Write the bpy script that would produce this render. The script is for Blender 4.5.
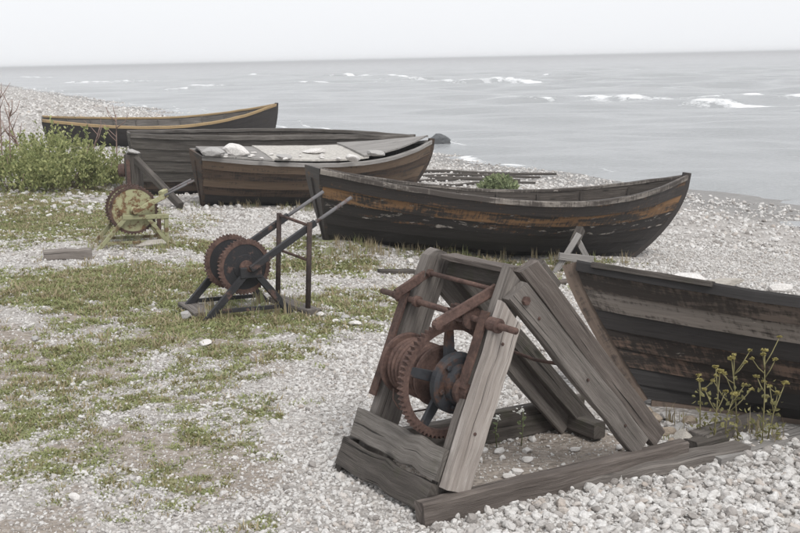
import bpy, bmesh, math, random
import numpy as np
from mathutils import Vector, Matrix
rnd = random.Random(11); nrng = np.random.default_rng(7)
SC = bpy.context.scene
COL = SC.collection
for o in list(bpy.data.objects): bpy.data.objects.remove(o)

# ------------------------------------------------------------------ camera
F = 1040.; EYE = 1.7
PITCH = math.atan(207/F); ROLL = math.atan(17/800)
cp, sp, cr, sr = math.cos(PITCH), math.sin(PITCH), math.cos(ROLL), math.sin(ROLL)
FW = np.array([0, cp, -sp]); _r = np.array([1., 0, 0]); _u = np.array([0, sp, cp])
RT = _r*cr-_u*sr; UP = _u*cr+_r*sr
cam = bpy.data.cameras.new('camera'); camo = bpy.data.objects.new('camera', cam); COL.objects.link(camo)
cam.sensor_width = 36; cam.sensor_fit = 'HORIZONTAL'; cam.lens = F/800*36
cam.clip_start = .05; cam.clip_end = 20000
camo.matrix_world = Matrix(((RT[0], UP[0], -FW[0], 0), (RT[1], UP[1], -FW[1], 0), (RT[2], UP[2], -FW[2], EYE), (0, 0, 0, 1)))
SC.camera = camo
# ------------------------------------------------------------------ sky, sun, exposure
SUN_EL, SUN_AZ = math.radians(52), math.radians(150)      # azimuth clockwise from +Y (view direction)
w = bpy.data.worlds.new('World'); SC.world = w; w.use_nodes = True
nt = w.node_tree; nt.nodes.clear()
sky = nt.nodes.new('ShaderNodeTexSky'); sky.sky_type = 'NISHITA'; sky.sun_disc = False
sky.sun_elevation = SUN_EL; sky.sun_rotation = SUN_AZ; sky.dust_density = 4; sky.air_density = 1
hs = nt.nodes.new('ShaderNodeHueSaturation'); hs.inputs['Saturation'].default_value = .3
mx = nt.nodes.new('ShaderNodeMix'); mx.data_type = 'RGBA'; mx.inputs[0].default_value = .86
mx.inputs[7].default_value = (6.52, 6.62, 6.82, 1)          # closed cloud cover
bg = nt.nodes.new('ShaderNodeBackground'); bg.inputs[1].default_value = .116
wo = nt.nodes.new('ShaderNodeOutputWorld')
nt.links.new(sky.outputs[0], hs.inputs['Color']); nt.links.new(hs.outputs[0], mx.inputs[6])
nt.links.new(mx.outputs[2], bg.inputs[0]); nt.links.new(bg.outputs[0], wo.inputs[0])
sun = bpy.data.lights.new('sun', 'SUN'); sun.energy = 1.5; sun.angle = math.radians(25); sun.color = (1, .97, .93)
suno = bpy.data.objects.new('sun', sun); COL.objects.link(suno)
sd = Vector((math.sin(SUN_AZ)*math.cos(SUN_EL), math.cos(SUN_AZ)*math.cos(SUN_EL), math.sin(SUN_EL)))
suno.rotation_euler = sd.to_track_quat('Z', 'Y').to_euler(); suno.location = (0, 0, 30)
vs = SC.view_settings; vs.view_transform = 'Standard'; vs.look = 'None'; vs.exposure = .46; vs.gamma = 1

# ------------------------------------------------------------------ numeric helpers
def vnoise(x, y, seed=0):
    x = np.asarray(x, float); y = np.asarray(y, float)
    xi = np.floor(x).astype(np.int64); yi = np.floor(y).astype(np.int64)
    fx = x-xi; fy = y-yi; fx = fx*fx*(3-2*fx); fy = fy*fy*(3-2*fy)
    def h(a, b):
        n = (a*374761393+b*668265263+seed*974711) & 0x7fffffff
        n = ((n ^ (n >> 13))*1274126177) & 0x7fffffff
        return ((n ^ (n >> 16)) & 0xffff)/65535.
    return (h(xi, yi)*(1-fx)+h(xi+1, yi)*fx)*(1-fy)+(h(xi, yi+1)*(1-fx)+h(xi+1, yi+1)*fx)*fy
def fbm(x, y, seed=0, o=4):
    s = 0; a = .5; t = 0
    for i in range(o):
        s = s+a*vnoise(np.asarray(x)*2**i, np.asarray(y)*2**i, seed+i*17); t += a; a *= .55
    return s/t
def sstep(a, b, x):
    u = np.clip((np.asarray(x, float)-a)/(b-a), 0, 1); return u*u*(3-2*u)

# boats: where they lie (fitted to the photograph)
BOAT = {
 'D': dict(X=-.927, Y=10.194, Z=-.054, head=.281, pitch=-.135, heel=-.035, L=4.173, B=1.61, D=.596, shB=.384, shS=.115, tw=.42, rb=.671, rs=.208, bm=.472),
 'C': dict(X=-2.763, Y=14.018, Z=-.205, head=.395, pitch=-.056, heel=.06, L=3.455, B=1.516, D=.667, shB=.231, shS=.041, tw=.502, rb=.564, rs=.108, bm=.481),
 'B': dict(X=-4.155, Y=16.115, Z=-.348, head=.32, pitch=-.022, heel=.015, L=4.619, B=1.498, D=.956, shB=-.104, shS=.041, tw=.417, rb=.545, rs=.165, bm=.47),
 'A': dict(X=-8.627, Y=25.478, Z=-.251, head=.316, pitch=-.032, heel=.086, L=5.741, B=1.656, D=.596, shB=.45, shS=.119, tw=.384, rb=.209, rs=.16, bm=.479),
 'E': dict(X=.866, Y=5.402, Z=-.061, head=-.215, pitch=-.095, heel=-.239, L=4.513, B=1.454, D=.557, shB=.3, shS=.095, tw=.02, rb=.499, rs=.456, bm=.5)}
def boat_matrix(d):
    ch, sh = math.cos(d['head']), math.sin(d['head'])
    f = np.array([ch, sh, 0]); l = np.array([-sh, ch, 0]); u = np.array([0, 0, 1.])
    f2 = f*math.cos(d['pitch'])+u*math.sin(d['pitch']); u2 = u*math.cos(d['pitch'])-f*math.sin(d['pitch'])
    l3 = l*math.cos(d['heel'])+u2*math.sin(d['heel']); u3 = u2*math.cos(d['heel'])-l*math.sin(d['heel'])
    m = np.eye(4); m[:3, 0] = f2; m[:3, 1] = l3; m[:3, 2] = u3; m[:3, 3] = (d['X'], d['Y'], d['Z']); return m

# ------------------------------------------------------------------ ground heights
SDIR = np.array([.91, .415]); SEA = -1.05
def gz_base(x, y):
    t = SDIR[0]*x+SDIR[1]*y
    z = -.085*.8*np.logaddexp(0, (t-1.2)/.8)
    return np.maximum(z, -3.2)
_anch = []
for px_, py_, yy_ in ((555, 270, 10.), (592, 264, 10.16)):
    _d = FW*F+RT*(px_-400)-UP*(py_-266.5); _p = np.array([0, 0, EYE])+_d*(yy_/_d[1]); _anch.append(tuple(_p))
for k, d in BOAT.items():
    m = boat_matrix(d)
    for s in (0., .33, .67, 1.):
        p = m @ np.array([d['rs']+(d['L']-d['rb']-d['rs'])*s, 0, 0, 1.])
        off = .03 if k != 'E' else -.03
        _anch.append((p[0], p[1], p[2]+off))
for o_, hd, sl, L_, W__ in (((-.127, 4.017, -.065), 34.43, -.066, (0., .75, 1.5), (-.33, .34)), ((-1.376, 7.09, -.073), 32, -.064, (0., .75), (0., -.43)), ((-2.931, 10.058, -.063), 24, -.045, (0., .7), (0., -.36))):
    hd = math.radians(hd)
    for a_ in L_:
        for u_ in W__: _anch.append((o_[0]+a_*math.cos(hd)+u_*math.sin(hd), o_[1]+a_*math.sin(hd)-u_*math.cos(hd), o_[2]+a_*sl))
_anch = np.array(_anch); RBF = .75
_K = np.exp(-((_anch[:, None, :2]-_anch[None, :, :2])**2).sum(-1)/RBF**2)
_W = np.linalg.solve(_K+.02*np.eye(len(_anch)), _anch[:, 2]-gz_base(_anch[:, 0], _anch[:, 1]))
def gz(x, y):
    x = np.asarray(x, float); y = np.asarray(y, float)
    z = gz_base(x, y)
    for (ax, ay, _), wt in zip(_anch, _W):
        z = z+wt*np.exp(-((x-ax)**2+(y-ay)**2)/RBF**2)
    t = SDIR[0]*x+SDIR[1]*y
    far = sstep(5, 14, np.hypot(x, y))
    z = z+(fbm(x*1.7, y*1.7, 3, 3)-.5)*(.03+.05*far*(1-.7*sstep(8, 11, t)))
    q = SDIR[0]*y-SDIR[1]*x                       # along the shore
    z = z+far*.05*np.sin(t*1.9+1.6*fbm(q*.12, t*.3, 9, 2))*sstep(3, 8, t)*(1-.75*sstep(8, 11, t))
    return z
def ray(px, py):
    d = FW*F+RT*(px-400)-UP*(py-266.5); return d/np.linalg.norm(d)
CAMP = np.array([0, 0, EYE])
def ground(px, py):
    d = ray(px, py); s = 1.5*1.004**np.arange(1800)
    P = CAMP+d*s[:, None]
    i = int(np.argmax(P[:, 2] < gz(P[:, 0], P[:, 1])))
    a, b = s[max(i-1, 0)], s[i]
    for _ in range(14):
        m = (a+b)/2; p = CAMP+d*m
        if p[2] < gz(p[0], p[1]): b = m
        else: a = m
    return CAMP+d*b
def atz(px, py, z):
    d = ray(px, py); return CAMP+d*((z-EYE)/d[2])
def aty(px, py, y):
    d = ray(px, py); return CAMP+d*(y/d[1])

# ------------------------------------------------------------------ materials
class NB:
    def __init__(s, name):
        s.m = bpy.data.materials.new(name); s.m.use_nodes = True; s.t = s.m.node_tree; s.t.nodes.clear()
        s.out = s.t.nodes.new('ShaderNodeOutputMaterial'); s.b = s.t.nodes.new('ShaderNodeBsdfPrincipled')
        s.t.links.new(s.b.outputs[0], s.out.inputs[0])
    def n(s, typ, **k):
        x = s.t.nodes.new(typ)
        for a, v in k.items(): setattr(x, a, v)
        return x
    def set(s, sock, v):
        if hasattr(v, 'is_linked') or hasattr(v, 'links'): s.t.links.new(v, sock)
        else:
            if isinstance(v, (tuple, list)) and len(v) == 3 and sock.type == 'RGBA': v = (*v, 1)
            sock.default_value = v
    def uv(s): return s.n('ShaderNodeUVMap').outputs[0]
    def objc(s): return s.n('ShaderNodeTexCoord').outputs['Object']
    def geo(s): return s.n('ShaderNodeNewGeometry').outputs['Position']
    def attr(s, name): return s.n('ShaderNodeAttribute', attribute_name=name).outputs['Fac']
    def map(s, vec, scale=(1, 1, 1), loc=(0, 0, 0)):
        m = s.n('ShaderNodeMapping'); s.set(m.inputs[0], vec); m.inputs['Scale'].default_value = scale; m.inputs['Location'].default_value = loc
        return m.outputs[0]
    def noise(s, vec, scale, detail=4, rough=.55, dist=0):
        x = s.n('ShaderNodeTexNoise'); s.set(x.inputs['Vector'], vec); x.inputs['Scale'].default_value = scale
        x.inputs['Detail'].default_value = detail; x.inputs['Roughness'].default_value = rough; x.inputs['Distortion'].default_value = dist
        return x.outputs['Fac']
    def vor(s, vec, scale, out='Distance', feature='F1', rand=1):
        x = s.n('ShaderNodeTexVoronoi', feature=feature); s.set(x.inputs['Vector'], vec); x.inputs['Scale'].default_value = scale
        x.inputs['Randomness'].default_value = rand; return x.outputs[out]
    def ramp(s, fac, stops):
        x = s.n('ShaderNodeValToRGB'); s.set(x.inputs[0], fac); e = x.color_ramp.elements
        while len(e) < len(stops): e.new(.5)
        for el, (p, c) in zip(e, stops):
            el.position = p; el.color = (*c, 1) if isinstance(c, (tuple, list)) else (c, c, c, 1)
        return x.outputs[0]
    def mix(s, fac, a, b, mode='MIX'):
        x = s.n('ShaderNodeMix', data_type='RGBA', blend_type=mode); s.set(x.inputs[0], fac); s.set(x.inputs[6], a); s.set(x.inputs[7], b)
        return x.outputs[2]
    def math(s, op, a, b=0., c=0.):
        x = s.n('ShaderNodeMath', operation=op); s.set(x.inputs[0], a); s.set(x.inputs[1], b); s.set(x.inputs[2], c); return x.outputs[0]
    def bump(s, h, strength=.4, dist=.01, nrm=None):
        x = s.n('ShaderNodeBump'); s.set(x.inputs['Height'], h); x.inputs['Strength'].default_value = strength; x.inputs['Distance'].default_value = dist
        if nrm is not None: s.set(x.inputs['Normal'], nrm)
        return x.outputs[0]
    def done(s, col, rough=.8, nrm=None, spec=.3, metal=0):
        s.set(s.b.inputs['Base Color'], col); s.set(s.b.inputs['Roughness'], rough); s.b.inputs['Specular IOR Level'].default_value = spec
        s.set(s.b.inputs['Metallic'], metal)
        if nrm is not None: s.set(s.b.inputs['Normal'], nrm)
        return s.m
_mc = {}
def wood(name, dark, mid, light, moss=0.):
    if name in _mc: return _mc[name]
    b = NB(name); uv = b.uv()
    g = b.noise(b.map(uv, (1.6, 34, 1)), 1.6, 6, .65, .6)
    st = b.noise(b.map(uv, (.9, 3.5, 1)), 2.2, 3, .5)
    cr_ = b.noise(b.map(uv, (1.1, 60, 1)), 1.3, 2, .5, .3)
    c = b.ramp(g, [(.25, dark), (.5, mid), (.72, light)])
    c = b.mix(b.ramp(st, [(.38, .55), (.66, 0.)]), c, dark)
    fg = b.noise(b.map(uv, (9, 190, 1)), 1.5, 3, .6)
    c = b.mix(b.ramp(fg, [(.35, .45), (.55, 0.)]), c, dark)
    c = b.mix(b.ramp(b.noise(b.map(uv, (14, 30, 1)), 2., 4, .7), [(.62, 0.), (.8, .35)]), c, tuple(min(1, v*1.5) for v in light))
    crk = b.ramp(cr_, [(.31, 1.), (.36, 0.)])
    c = b.mix(b.math('MULTIPLY', crk, .85), c, tuple(v*.25 for v in dark))
    # knots and nail stains
    kn = b.vor(b.map(uv, (2.4, 7, 1)), 1.0)
    c = b.mix(b.ramp(kn, [(.05, .8), (.12, 0.)]), c, tuple(v*.45 for v in dark))
    if moss:
        mo = b.noise(uv, 7, 4, .6)
        c = b.mix(b.ramp(mo, [(.55, 0.), (.7, moss)]), c, (.05, .06, .025))
    h = b.math('SUBTRACT', b.math('ADD', g, b.math('MULTIPLY', fg, .5)), b.math('MULTIPLY', crk, .9))
    _mc[name] = b.done(c, .86, b.bump(h, .75, .007), .25); return _mc[name]
def tar(name, worn, wear, tarc=(.030, .027, .026), pale=(.34, .31, .28), palew=.0):
    if name in _mc: return _mc[name]
    b = NB(name); uv = b.uv()
    g = b.noise(b.map(uv, (1.4, 40, 1)), 1.6, 6, .65, .5)
    n1 = b.noise(b.map(uv, (1.0, 8, 1)), 1.5, 7, .74, .35)
    n2 = b.noise(b.map(uv, (26, 7, 1)), 1.5, 3, .6)
    f = b.math('ADD', b.math('MULTIPLY', n1, .74), b.math('MULTIPLY', n2, .26))
    th = .66-.32*wear
    msk = b.ramp(f, [(th-.035, 0.), (th+.05, 1.)])
    wc = b.mix(g, tuple(v*.45 for v in worn), tuple(v*1.25 for v in worn))
    tc = b.mix(g, tuple(v*.6 for v in tarc), tuple(v*1.7 for v in tarc))
    c = b.mix(msk, tc, wc)
    if palew:
        n3 = b.noise(b.map(uv, (3, 9, 1), (4, 7, 0)), 1.7, 5, .7)
        th = .7-.3*palew
        c = b.mix(b.ramp(n3, [(th, 0.), (th+.06, 1.)]), c, pale)
    _mc[name] = b.done(c, b.ramp(msk, [(0, .62), (1, .9)]), b.bump(b.math('ADD', g, b.math('MULTIPLY', msk, -.5)), .5, .006), .3); return _mc[name]
def rust(name, a=(.05, .031, .026), c_=(.102, .064, .054), d=(.16, .10, .08), base=None, cover=.5, rough=.85):
    if name in _mc: return _mc[name]
    b = NB(name); p = b.objc()
    n1 = b.noise(p, 14, 6, .65); n2 = b.noise(p, 70, 4, .6)
    c = b.ramp(b.math('ADD', b.math('MULTIPLY', n1, .6), b.math('MULTIPLY', n2, .4)), [(.36, a), (.5, c_), (.66, d)])
    if base:
        n3 = b.noise(b.map(p, (1, 1, 1), (3, 1, 7)), 9, 6, .7)
        t_ = .32+.36*cover
        c = b.mix(b.ramp(n3, [(t_-.04, 0.), (t_+.04, 1.)]), c, base)
    _mc[name] = b.done(c, rough, b.bump(n2, .5, .004), .3); return _mc[name]
def plain(name, c, rough=.8, var=.25, scale=20, trans=0):
    if name in _mc: return _mc[name]
    b = NB(name); p = b.objc(); n = b.noise(p, scale, 5, .6)
    col = b.ramp(n, [(.3, tuple(v*(1-var) for v in c)), (.7, tuple(v*(1+var) for v in c))])
    m = b.done(col, rough, b.bump(n, .3, .004), .25)
    _mc[name] = m; return m
def leafmat(name, c1, c2):
    if name in _mc: return _mc[name]
    b = NB(name)
    r = b.n('ShaderNodeNewGeometry').outputs['Random Per Island']
    oi = b.n('ShaderNodeObjectInfo').outputs['Random']
    f = b.math('FRACT', b.math('ADD', r, oi))
    col = b.mix(f, c1, c2)
    b.done(col, .6, None, .25)
    tr = b.n('ShaderNodeBsdfTranslucent'); b.set(tr.inputs[0], col)
    ms = b.n('ShaderNodeMixShader'); ms.inputs[0].default_value = .3
    b.t.links.new(b.b.outputs[0], ms.inputs[1]); b.t.links.new(tr.outputs[0], ms.inputs[2]); b.t.links.new(ms.outputs[0], b.out.inputs[0])
    _mc[name] = b.m; return b.m

# weathered softwoods
W_GREY = wood('wood_grey', (.085, .075, .068), (.19, .17, .155), (.30, .275, .25))
W_PALE = wood('wood_pale', (.22, .19, .17), (.40, .36, .33), (.52, .48, .45))
W_BOARD = wood('wood_board', (.09, .08, .072), (.19, .174, .158), (.275, .255, .235), .2)
W_DARK = wood('wood_dark', (.042, .037, .033), (.108, .095, .085), (.18, .16, .145), .3)
W_BROWN = wood('wood_brown', (.07, .058, .052), (.16, .137, .122), (.26, .225, .205))
W_SILVER = wood('wood_silver', (.19, .18, .172), (.31, .295, .28), (.40, .385, .37))
RUST = rust('rust')
RUST_D = rust('rust_dark', (.035, .024, .021), (.08, .05, .042), (.13, .08, .062))
IRON = rust('black_iron', base=(.028, .028, .031), cover=.22, rough=.6)
IRONB = rust('blackened_iron', (.03, .02, .018), (.07, .04, .03), (.12, .06, .04), base=(.035, .037, .042), cover=.32, rough=.55)
GREENP = rust('green_paint', (.06, .035, .02), (.15, .085, .045), (.22, .13, .06), base=(.34, .335, .20), cover=.42, rough=.7)
GREENB = rust('green_frame_paint', (.06, .04, .025), (.13, .09, .05), (.20, .14, .07), base=(.28, .28, .165), cover=.4, rough=.7)

# ------------------------------------------------------------------ mesh helpers
def link(name, me, mat=None, parent=None, smooth=False):
    o = bpy.data.objects.new(name, me); COL.objects.link(o)
    if mat and not me.materials: me.materials.append(mat)
    if smooth: me.polygons.foreach_set('use_smooth', [True]*len(me.polygons))
    if parent: o.parent = parent
    return o
def mesh(name, vs_, fs, uvs=None):
    me = bpy.data.meshes.new(name); me.from_pydata([tuple(map(float, v)) for v in vs_], [], fs)
    if uvs is not None:
        l = me.uv_layers.new(name='UVMap')
        vi = np.empty(len(me.loops), np.int32); me.loops.foreach_get('vertex_index', vi)
        l.data.foreach_set('uv', np.asarray(uvs, np.float32)[vi].ravel())
    me.validate(); me.update()
    return me
def tag(o, label, cat=None, group=None, kind=None):
    o['label'] = label
    if cat: o['category'] = cat
    if group: o['group'] = group
    if kind: o['kind'] = kind
    return o
def thing(name, label, cat, mat4=None, loc=None, group=None):
    o = bpy.data.objects.new(name, None); COL.objects.link(o); o.empty_display_size = .1
    if mat4 is not None: o.matrix_world = Matrix([list(r) for r in mat4])
    elif loc is not None: o.location = loc
    return tag(o, label, cat, group)
def V(p): return np.asarray(p, float)
def unit(v): v = V(v); return v/np.linalg.norm(v)
def beam_mesh(name, p0, p1, wdir, width, thick, n=6, ch=.12, wob=.0016, end0=0., end1=0., taper=1., rnd_end=False):
    """squared timber from p0 to p1; width measured along wdir, chamfered edges, uneven faces, slanted ends"""
    p0, p1 = V(p0), V(p1); ax = unit(p1-p0); L = np.linalg.norm(p1-p0)
    wd = V(wdir)-ax*np.dot(wdir, ax); wd = unit(wd); td = np.cross(ax, wd)
    c = ch*min(width, thick)
    a, b = width/2, thick/2
    sec = [(-a+c, -b), (a-c, -b), (a, -b+c), (a, b-c), (a-c, b), (-a+c, b), (-a, b-c), (-a, -b+c)]
    per = np.cumsum([0]+[math.dist(sec[i], sec[(i+1) % 8]) for i in range(7)])
    vs_, uv, fs = [], [], []
    ou, ov = rnd.random()*20, rnd.random()*20
    ts = np.linspace(0, 1, n+1)
    if rnd_end: ts = np.concatenate([ts[:-1], [1-.3*width/L, 1-.12*width/L, 1]])
    n = len(ts)-1
    for i, t in enumerate(ts):
        w1 = rnd.gauss(0, wob); w2 = rnd.gauss(0, wob*.6); sc = 1+(taper-1)*t
        if rnd_end:
            q = (1-t)*L/(.5*width)
            if q < 1: sc *= math.sqrt(max(.12, 1-(1-q)**2))
        for k, (x, y) in enumerate(sec):
            e = (end0*(1-t)**8+end1*t**8)*x
            p = p0+ax*(t*L+e)+wd*(x*sc+w1)+td*(y*(1 if rnd_end else sc)+w2)
            vs_.append(p+np.array([rnd.gauss(0, wob*.6) for _ in range(3)])); uv.append((ou+t*L, ov+per[k]))
        if i:
            for k in range(8):
                k2 = (k+1) % 8; fs.append(((i-1)*8+k, (i-1)*8+k2, i*8+k2, i*8+k))
    fs.append(tuple(range(7, -1, -1))); fs.append(tuple(n*8+k for k in range(8)))
    return mesh(name, vs_, fs, uv)
def beam(name, p0, p1, wdir, width, thick, mat, parent=None, **k):
    return link(name, beam_mesh(name, p0, p1, wdir, width, thick, **k), mat, parent)
def tube_mesh(name, pts, r, n=10, cap=True):
    pts = [V(p) for p in pts]; rs = r if isinstance(r, (list, tuple, np.ndarray)) else [r]*len(pts)
    vs_, fs, uv = [], [], []
    prev = None; d = 0
    for i, p in enumerate(pts):
        ax = unit(pts[min(i+1, len(pts)-1)]-pts[max(i-1, 0)])
        if prev is None:
            a = np.cross(ax, [0, 0, 1.]);  a = np.cross(ax, [1., 0, 0]) if np.linalg.norm(a) < .1 else a
        else: a = prev-ax*np.dot(prev, ax)
        a = unit(a); prev = a; bb = np.cross(ax, a)
        if i: d += np.linalg.norm(p-pts[i-1])
        for k in range(n):
            th = 2*math.pi*k/n; vs_.append(p+rs[i]*(a*math.cos(th)+bb*math.sin(th))); uv.append((d, k/n*.2))
        if i:
            for k in range(n): k2 = (k+1) % n; fs.append(((i-1)*n+k, (i-1)*n+k2, i*n+k2, i*n+k))
    if cap: fs.append(tuple(range(n-1, -1, -1))); fs.append(tuple((len(pts)-1)*n+k for k in range(n)))
    return mesh(name, vs_, fs, uv)
def tube(name, pts, r, mat, parent=None, n=10, smooth=True): return link(name, tube_mesh(name, pts, r, n), mat, parent, smooth)
def lathe(name, prof, c, mat, parent=None, n=32, smooth=False):
    """prof: list of (axial u, radius); axis along local X through c=(v,w)"""
    vs_, fs = [], []
    for i, (u, r) in enumerate(prof):
        for k in range(n):
            th = 2*math.pi*k/n; vs_.append((u, c[0]+r*math.cos(th), c[1]+r*math.sin(th)))
        if i:
            for k in range(n): k2 = (k+1) % n; fs.append(((i-1)*n+k, i*n+k, i*n+k2, (i-1)*n+k2))
    fs.append(tuple(range(n))); fs.append(tuple((len(prof)-1)*n+k for k in range(n-1, -1, -1)))
    return link(name, mesh(name, vs_, fs), mat, parent, smooth)
def gear_ring(name, u0, u1, c, r_in, r_root, r_tip, teeth, mat, parent=None, disc=False):
    vs_, fs = [], []; N = teeth*4
    rad = []
    for k in range(N): rad.append(r_root if k % 4 in (0, 3) else r_tip)
    for u in (u0, u1):
        for k in range(N):
            th = 2*math.pi*(k+(.25 if k % 4 == 1 else -.25 if k % 4 == 2 else 0))/N
            vs_.append((u, c[0]+rad[k]*math.cos(th), c[1]+rad[k]*math.sin(th)))
        for k in range(N):
            th = 2*math.pi*k/N; vs_.append((u, c[0]+r_in*math.cos(th), c[1]+r_in*math.sin(th)))
    for k in range(N):
        k2 = (k+1) % N
        fs.append((k, 2*N+k, 2*N+k2, k2))                      # outer
        fs.append((N+k, N+k2, 3*N+k2, 3*N+k))                  # inner
        fs.append((k, k2, N+k2, N+k)); fs.append((2*N+k, 3*N+k, 3*N+k2, 2*N+k2))
    return link(name, mesh(name, vs_, fs), mat, parent)
def stone_mesh(name, sub=2, seed=0, flat=.7, ang=.35):
    bm = bmesh.new(); bmesh.ops.create_icosphere(bm, subdivisions=sub, radius=1)
    r = np.random.default_rng(seed)
    pl = [(unit(r.normal(size=3)), .55+.33*r.random()) for _ in range(14)]
    sx, sy = 1+.35*r.random(), .75+.3*r.random()
    for v in bm.verts:
        p = V(v.co); s = 1.
        for nrm, d in pl:
            q = p@nrm
            if q > d: s = min(s, d/q)
        p = p*s*(1+ang*.25*(r.random()-.5))
        v.co = (p[0]*sx, p[1]*sy, p[2]*flat)
    me = bpy.data.meshes.new(name); bm.to_mesh(me); bm.free(); me.update(); return me

# ================================================================== SETTING: ground
def blob_setup():
    L = []   # px, py, rx, ry, weight : where turf grows
    for px, py, rx, ry, wt in [(50, 221, 95, 16, 1.1), (20, 203, 40, 9, .8), (130, 232, 45, 10, .6), (115, 283, 110, 19, 1.05), (200, 275, 50, 13, .9), (60, 300, 45, 13, .45),
        (215, 322, 95, 17, 1.), (330, 303, 55, 11, .85), (370, 312, 32, 10, .8), (335, 268, 55, 7, .85), (300, 245, 35, 6, .5), (120, 335, 110, 16, .5), (250, 350, 70, 12, .5),
        (180, 245, 60, 8, .6), (380, 292, 30, 6, .5), (30, 420, 80, 40, .46), (130, 400, 90, 34, .48), (60, 465, 70, 34, .42), (160, 480, 70, 34, .44), (200, 440, 60, 26, .46), (240, 410, 50, 20, .46),
        (30, 380, 80, 28, .46), (60, 350, 90, 22, .5), (290, 400, 34, 10, .30), (200, 375, 60, 16, .45), (250, 525, 40, 16, .38), (110, 520, 50, 18, .35), (440, 252, 130, 6, .75), (560, 283, 25, 6, .5), (330, 320, 60, 10, .6), (60, 186, 70, 8, .8)]:
        p = ground(px, py); dep = p@FW-CAMP@FW
        L.append((p[0], p[1], rx*dep/F, ry*dep*dep/((EYE-p[2])*F), wt))
    return L
BLOBS = blob_setup()
WINCH_H = math.radians(34.43)
WO = np.array([-.127, 4.017, 0]); WO[2] = -.07
def turf(x, y):
    m = 0
    for bx, by, rx, ry, wt in BLOBS:
        m = np.maximum(m, wt*np.exp(-(((x-bx)/rx)**2+((y-by)/ry)**2)*.75))
    n = fbm(x*2.1, y*2.1, 21, 4); n2 = fbm(x*7, y*7, 5, 3)
    n3 = fbm(x*16, y*16, 61, 2); v = m*1.05+(n-.5)*.8+(n2-.5)*1.0+(n3-.5)*1.1-.38
    return np.clip(v*1.1+.30, 0, 1)*sstep(.03, .3, m)
def soil(x, y):
    du = (x-WO[0])*math.sin(WINCH_H)-(y-WO[1])*math.cos(WINCH_H); dv = (x-WO[0])*math.cos(WINCH_H)+(y-WO[1])*math.sin(WINCH_H)
    s = sstep(.36, .28, abs(du))*sstep(.1, .22, dv)*sstep(1.55, 1.42, dv)
    # trodden earth at the left foreground
    e = np.exp(-(((x+2.0)/1.3)**2+((y-4.9)/1.5)**2))*.6*sstep(.36, .6, fbm(x*1.3, y*1.3, 40, 3))
    e = np.maximum(e, .74*sstep(.1, -.9, x+.12*(y-4))*sstep(9.5, 6.5, y)*sstep(.25, .62, fbm(x*2.2, y*2.2, 44, 4)))
    return np.clip(np.maximum(s, e), 0, 1)
def polar_grid(name, rr, aa, zf, attrs):
    R_, A_ = np.meshgrid(rr, aa, indexing='ij'); X = R_*np.sin(A_); Y = R_*np.cos(A_); nr, na = X.shape
    Z = zf(X.ravel(), Y.ravel())
    co = np.stack([X.ravel(), Y.ravel(), Z], 1).astype(np.float32)
    i = np.arange(nr*na).reshape(nr, na)
    q = np.stack([i[:-1, :-1], i[:-1, 1:], i[1:, 1:], i[1:, :-1]], -1).reshape(-1, 4)[:, ::-1].astype(np.int32)
    me = bpy.data.meshes.new(name); me.vertices.add(len(co)); me.vertices.foreach_set('co', co.ravel())
    me.loops.add(q.size); me.loops.foreach_set('vertex_index', q.ravel())
    me.polygons.add(len(q)); me.polygons.foreach_set('loop_start', np.arange(0, q.size, 4, dtype=np.int32))
    me.polygons.foreach_set('use_smooth', np.ones(len(q), bool))
    me.update(calc_edges=True)
    for k, f in attrs.items():
        a = me.attributes.new(k, 'FLOAT', 'POINT'); a.data.foreach_set('value', np.asarray(f(X.ravel(), Y.ravel()), np.float32))
    return me
def angles(fine, nf, nc):
    a = np.linspace(-fine, fine, nf); b = np.linspace(fine, 2*math.pi-fine, nc)[1:]
    return np.concatenate([a, b])
rr = np.concatenate([np.linspace(.02, 2.4, 12)[:-1], 2.4*(18/2.4)**np.linspace(0, 1, 420)[:-1], 18*(700/18)**np.linspace(0, 1, 150)])
ga = angles(math.radians(33), 520, 60)
gme = polar_grid('ground', rr, ga, gz, {'turf': turf, 'soil': soil, 'wet': lambda x, y: sstep(SEA+.22, SEA+.04, gz(x, y))})
b = NB('shingle_ground'); P = b.geo()
tf, so, we = b.attr('turf'), b.attr('soil'), b.attr('wet')
vd = b.n('ShaderNodeTexVoronoi', feature='F1'); b.set(vd.inputs['Vector'], P); vd.inputs['Scale'].default_value = 34
v2 = b.n('ShaderNodeTexVoronoi', feature='F1'); b.set(v2.inputs['Vector'], P); v2.inputs['Scale'].default_value = 13
sep = b.n('ShaderNodeSeparateColor'); b.t.links.new(vd.outputs['Color'], sep.inputs[0])
sep2 = b.n('ShaderNodeSeparateColor'); b.t.links.new(v2.outputs['Color'], sep2.inputs[0])
peb = b.ramp(sep.outputs[0], [(0., (.25, .232, .215)), (.35, (.46, .435, .415)), (.75, (.60, .575, .555)), (1., (.72, .70, .68))])
peb2 = b.ramp(sep2.outputs[0], [(0., (.28, .26, .24)), (.4, (.47, .445, .42)), (1., (.68, .655, .635))])
peb = b.mix(.35, peb, peb2)
peb = b.mix(b.ramp(vd.outputs['Distance'], [(.28, 0.), (.6, .75)]), peb, (.20, .185, .17))
v3 = b.n('ShaderNodeTexVoronoi', feature='F1'); b.set(v3.inputs['Vector'], P); v3.inputs['Scale'].default_value = 3.2
sep3 = b.n('ShaderNodeSeparateColor'); b.t.links.new(v3.outputs['Color'], sep3.inputs[0])
peb = b.mix(.3, peb, b.ramp(sep3.outputs[0], [(0., (.27, .25, .235)), (.5, (.47, .445, .42)), (1., (.66, .64, .62))]))
big = b.noise(P, .8, 4, .6)
peb = b.mix(b.ramp(big, [(.4, .3), (.65, 0.)]), peb, (.34, .315, .295))
e1 = b.noise(P, 30, 5, .65)
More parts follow.
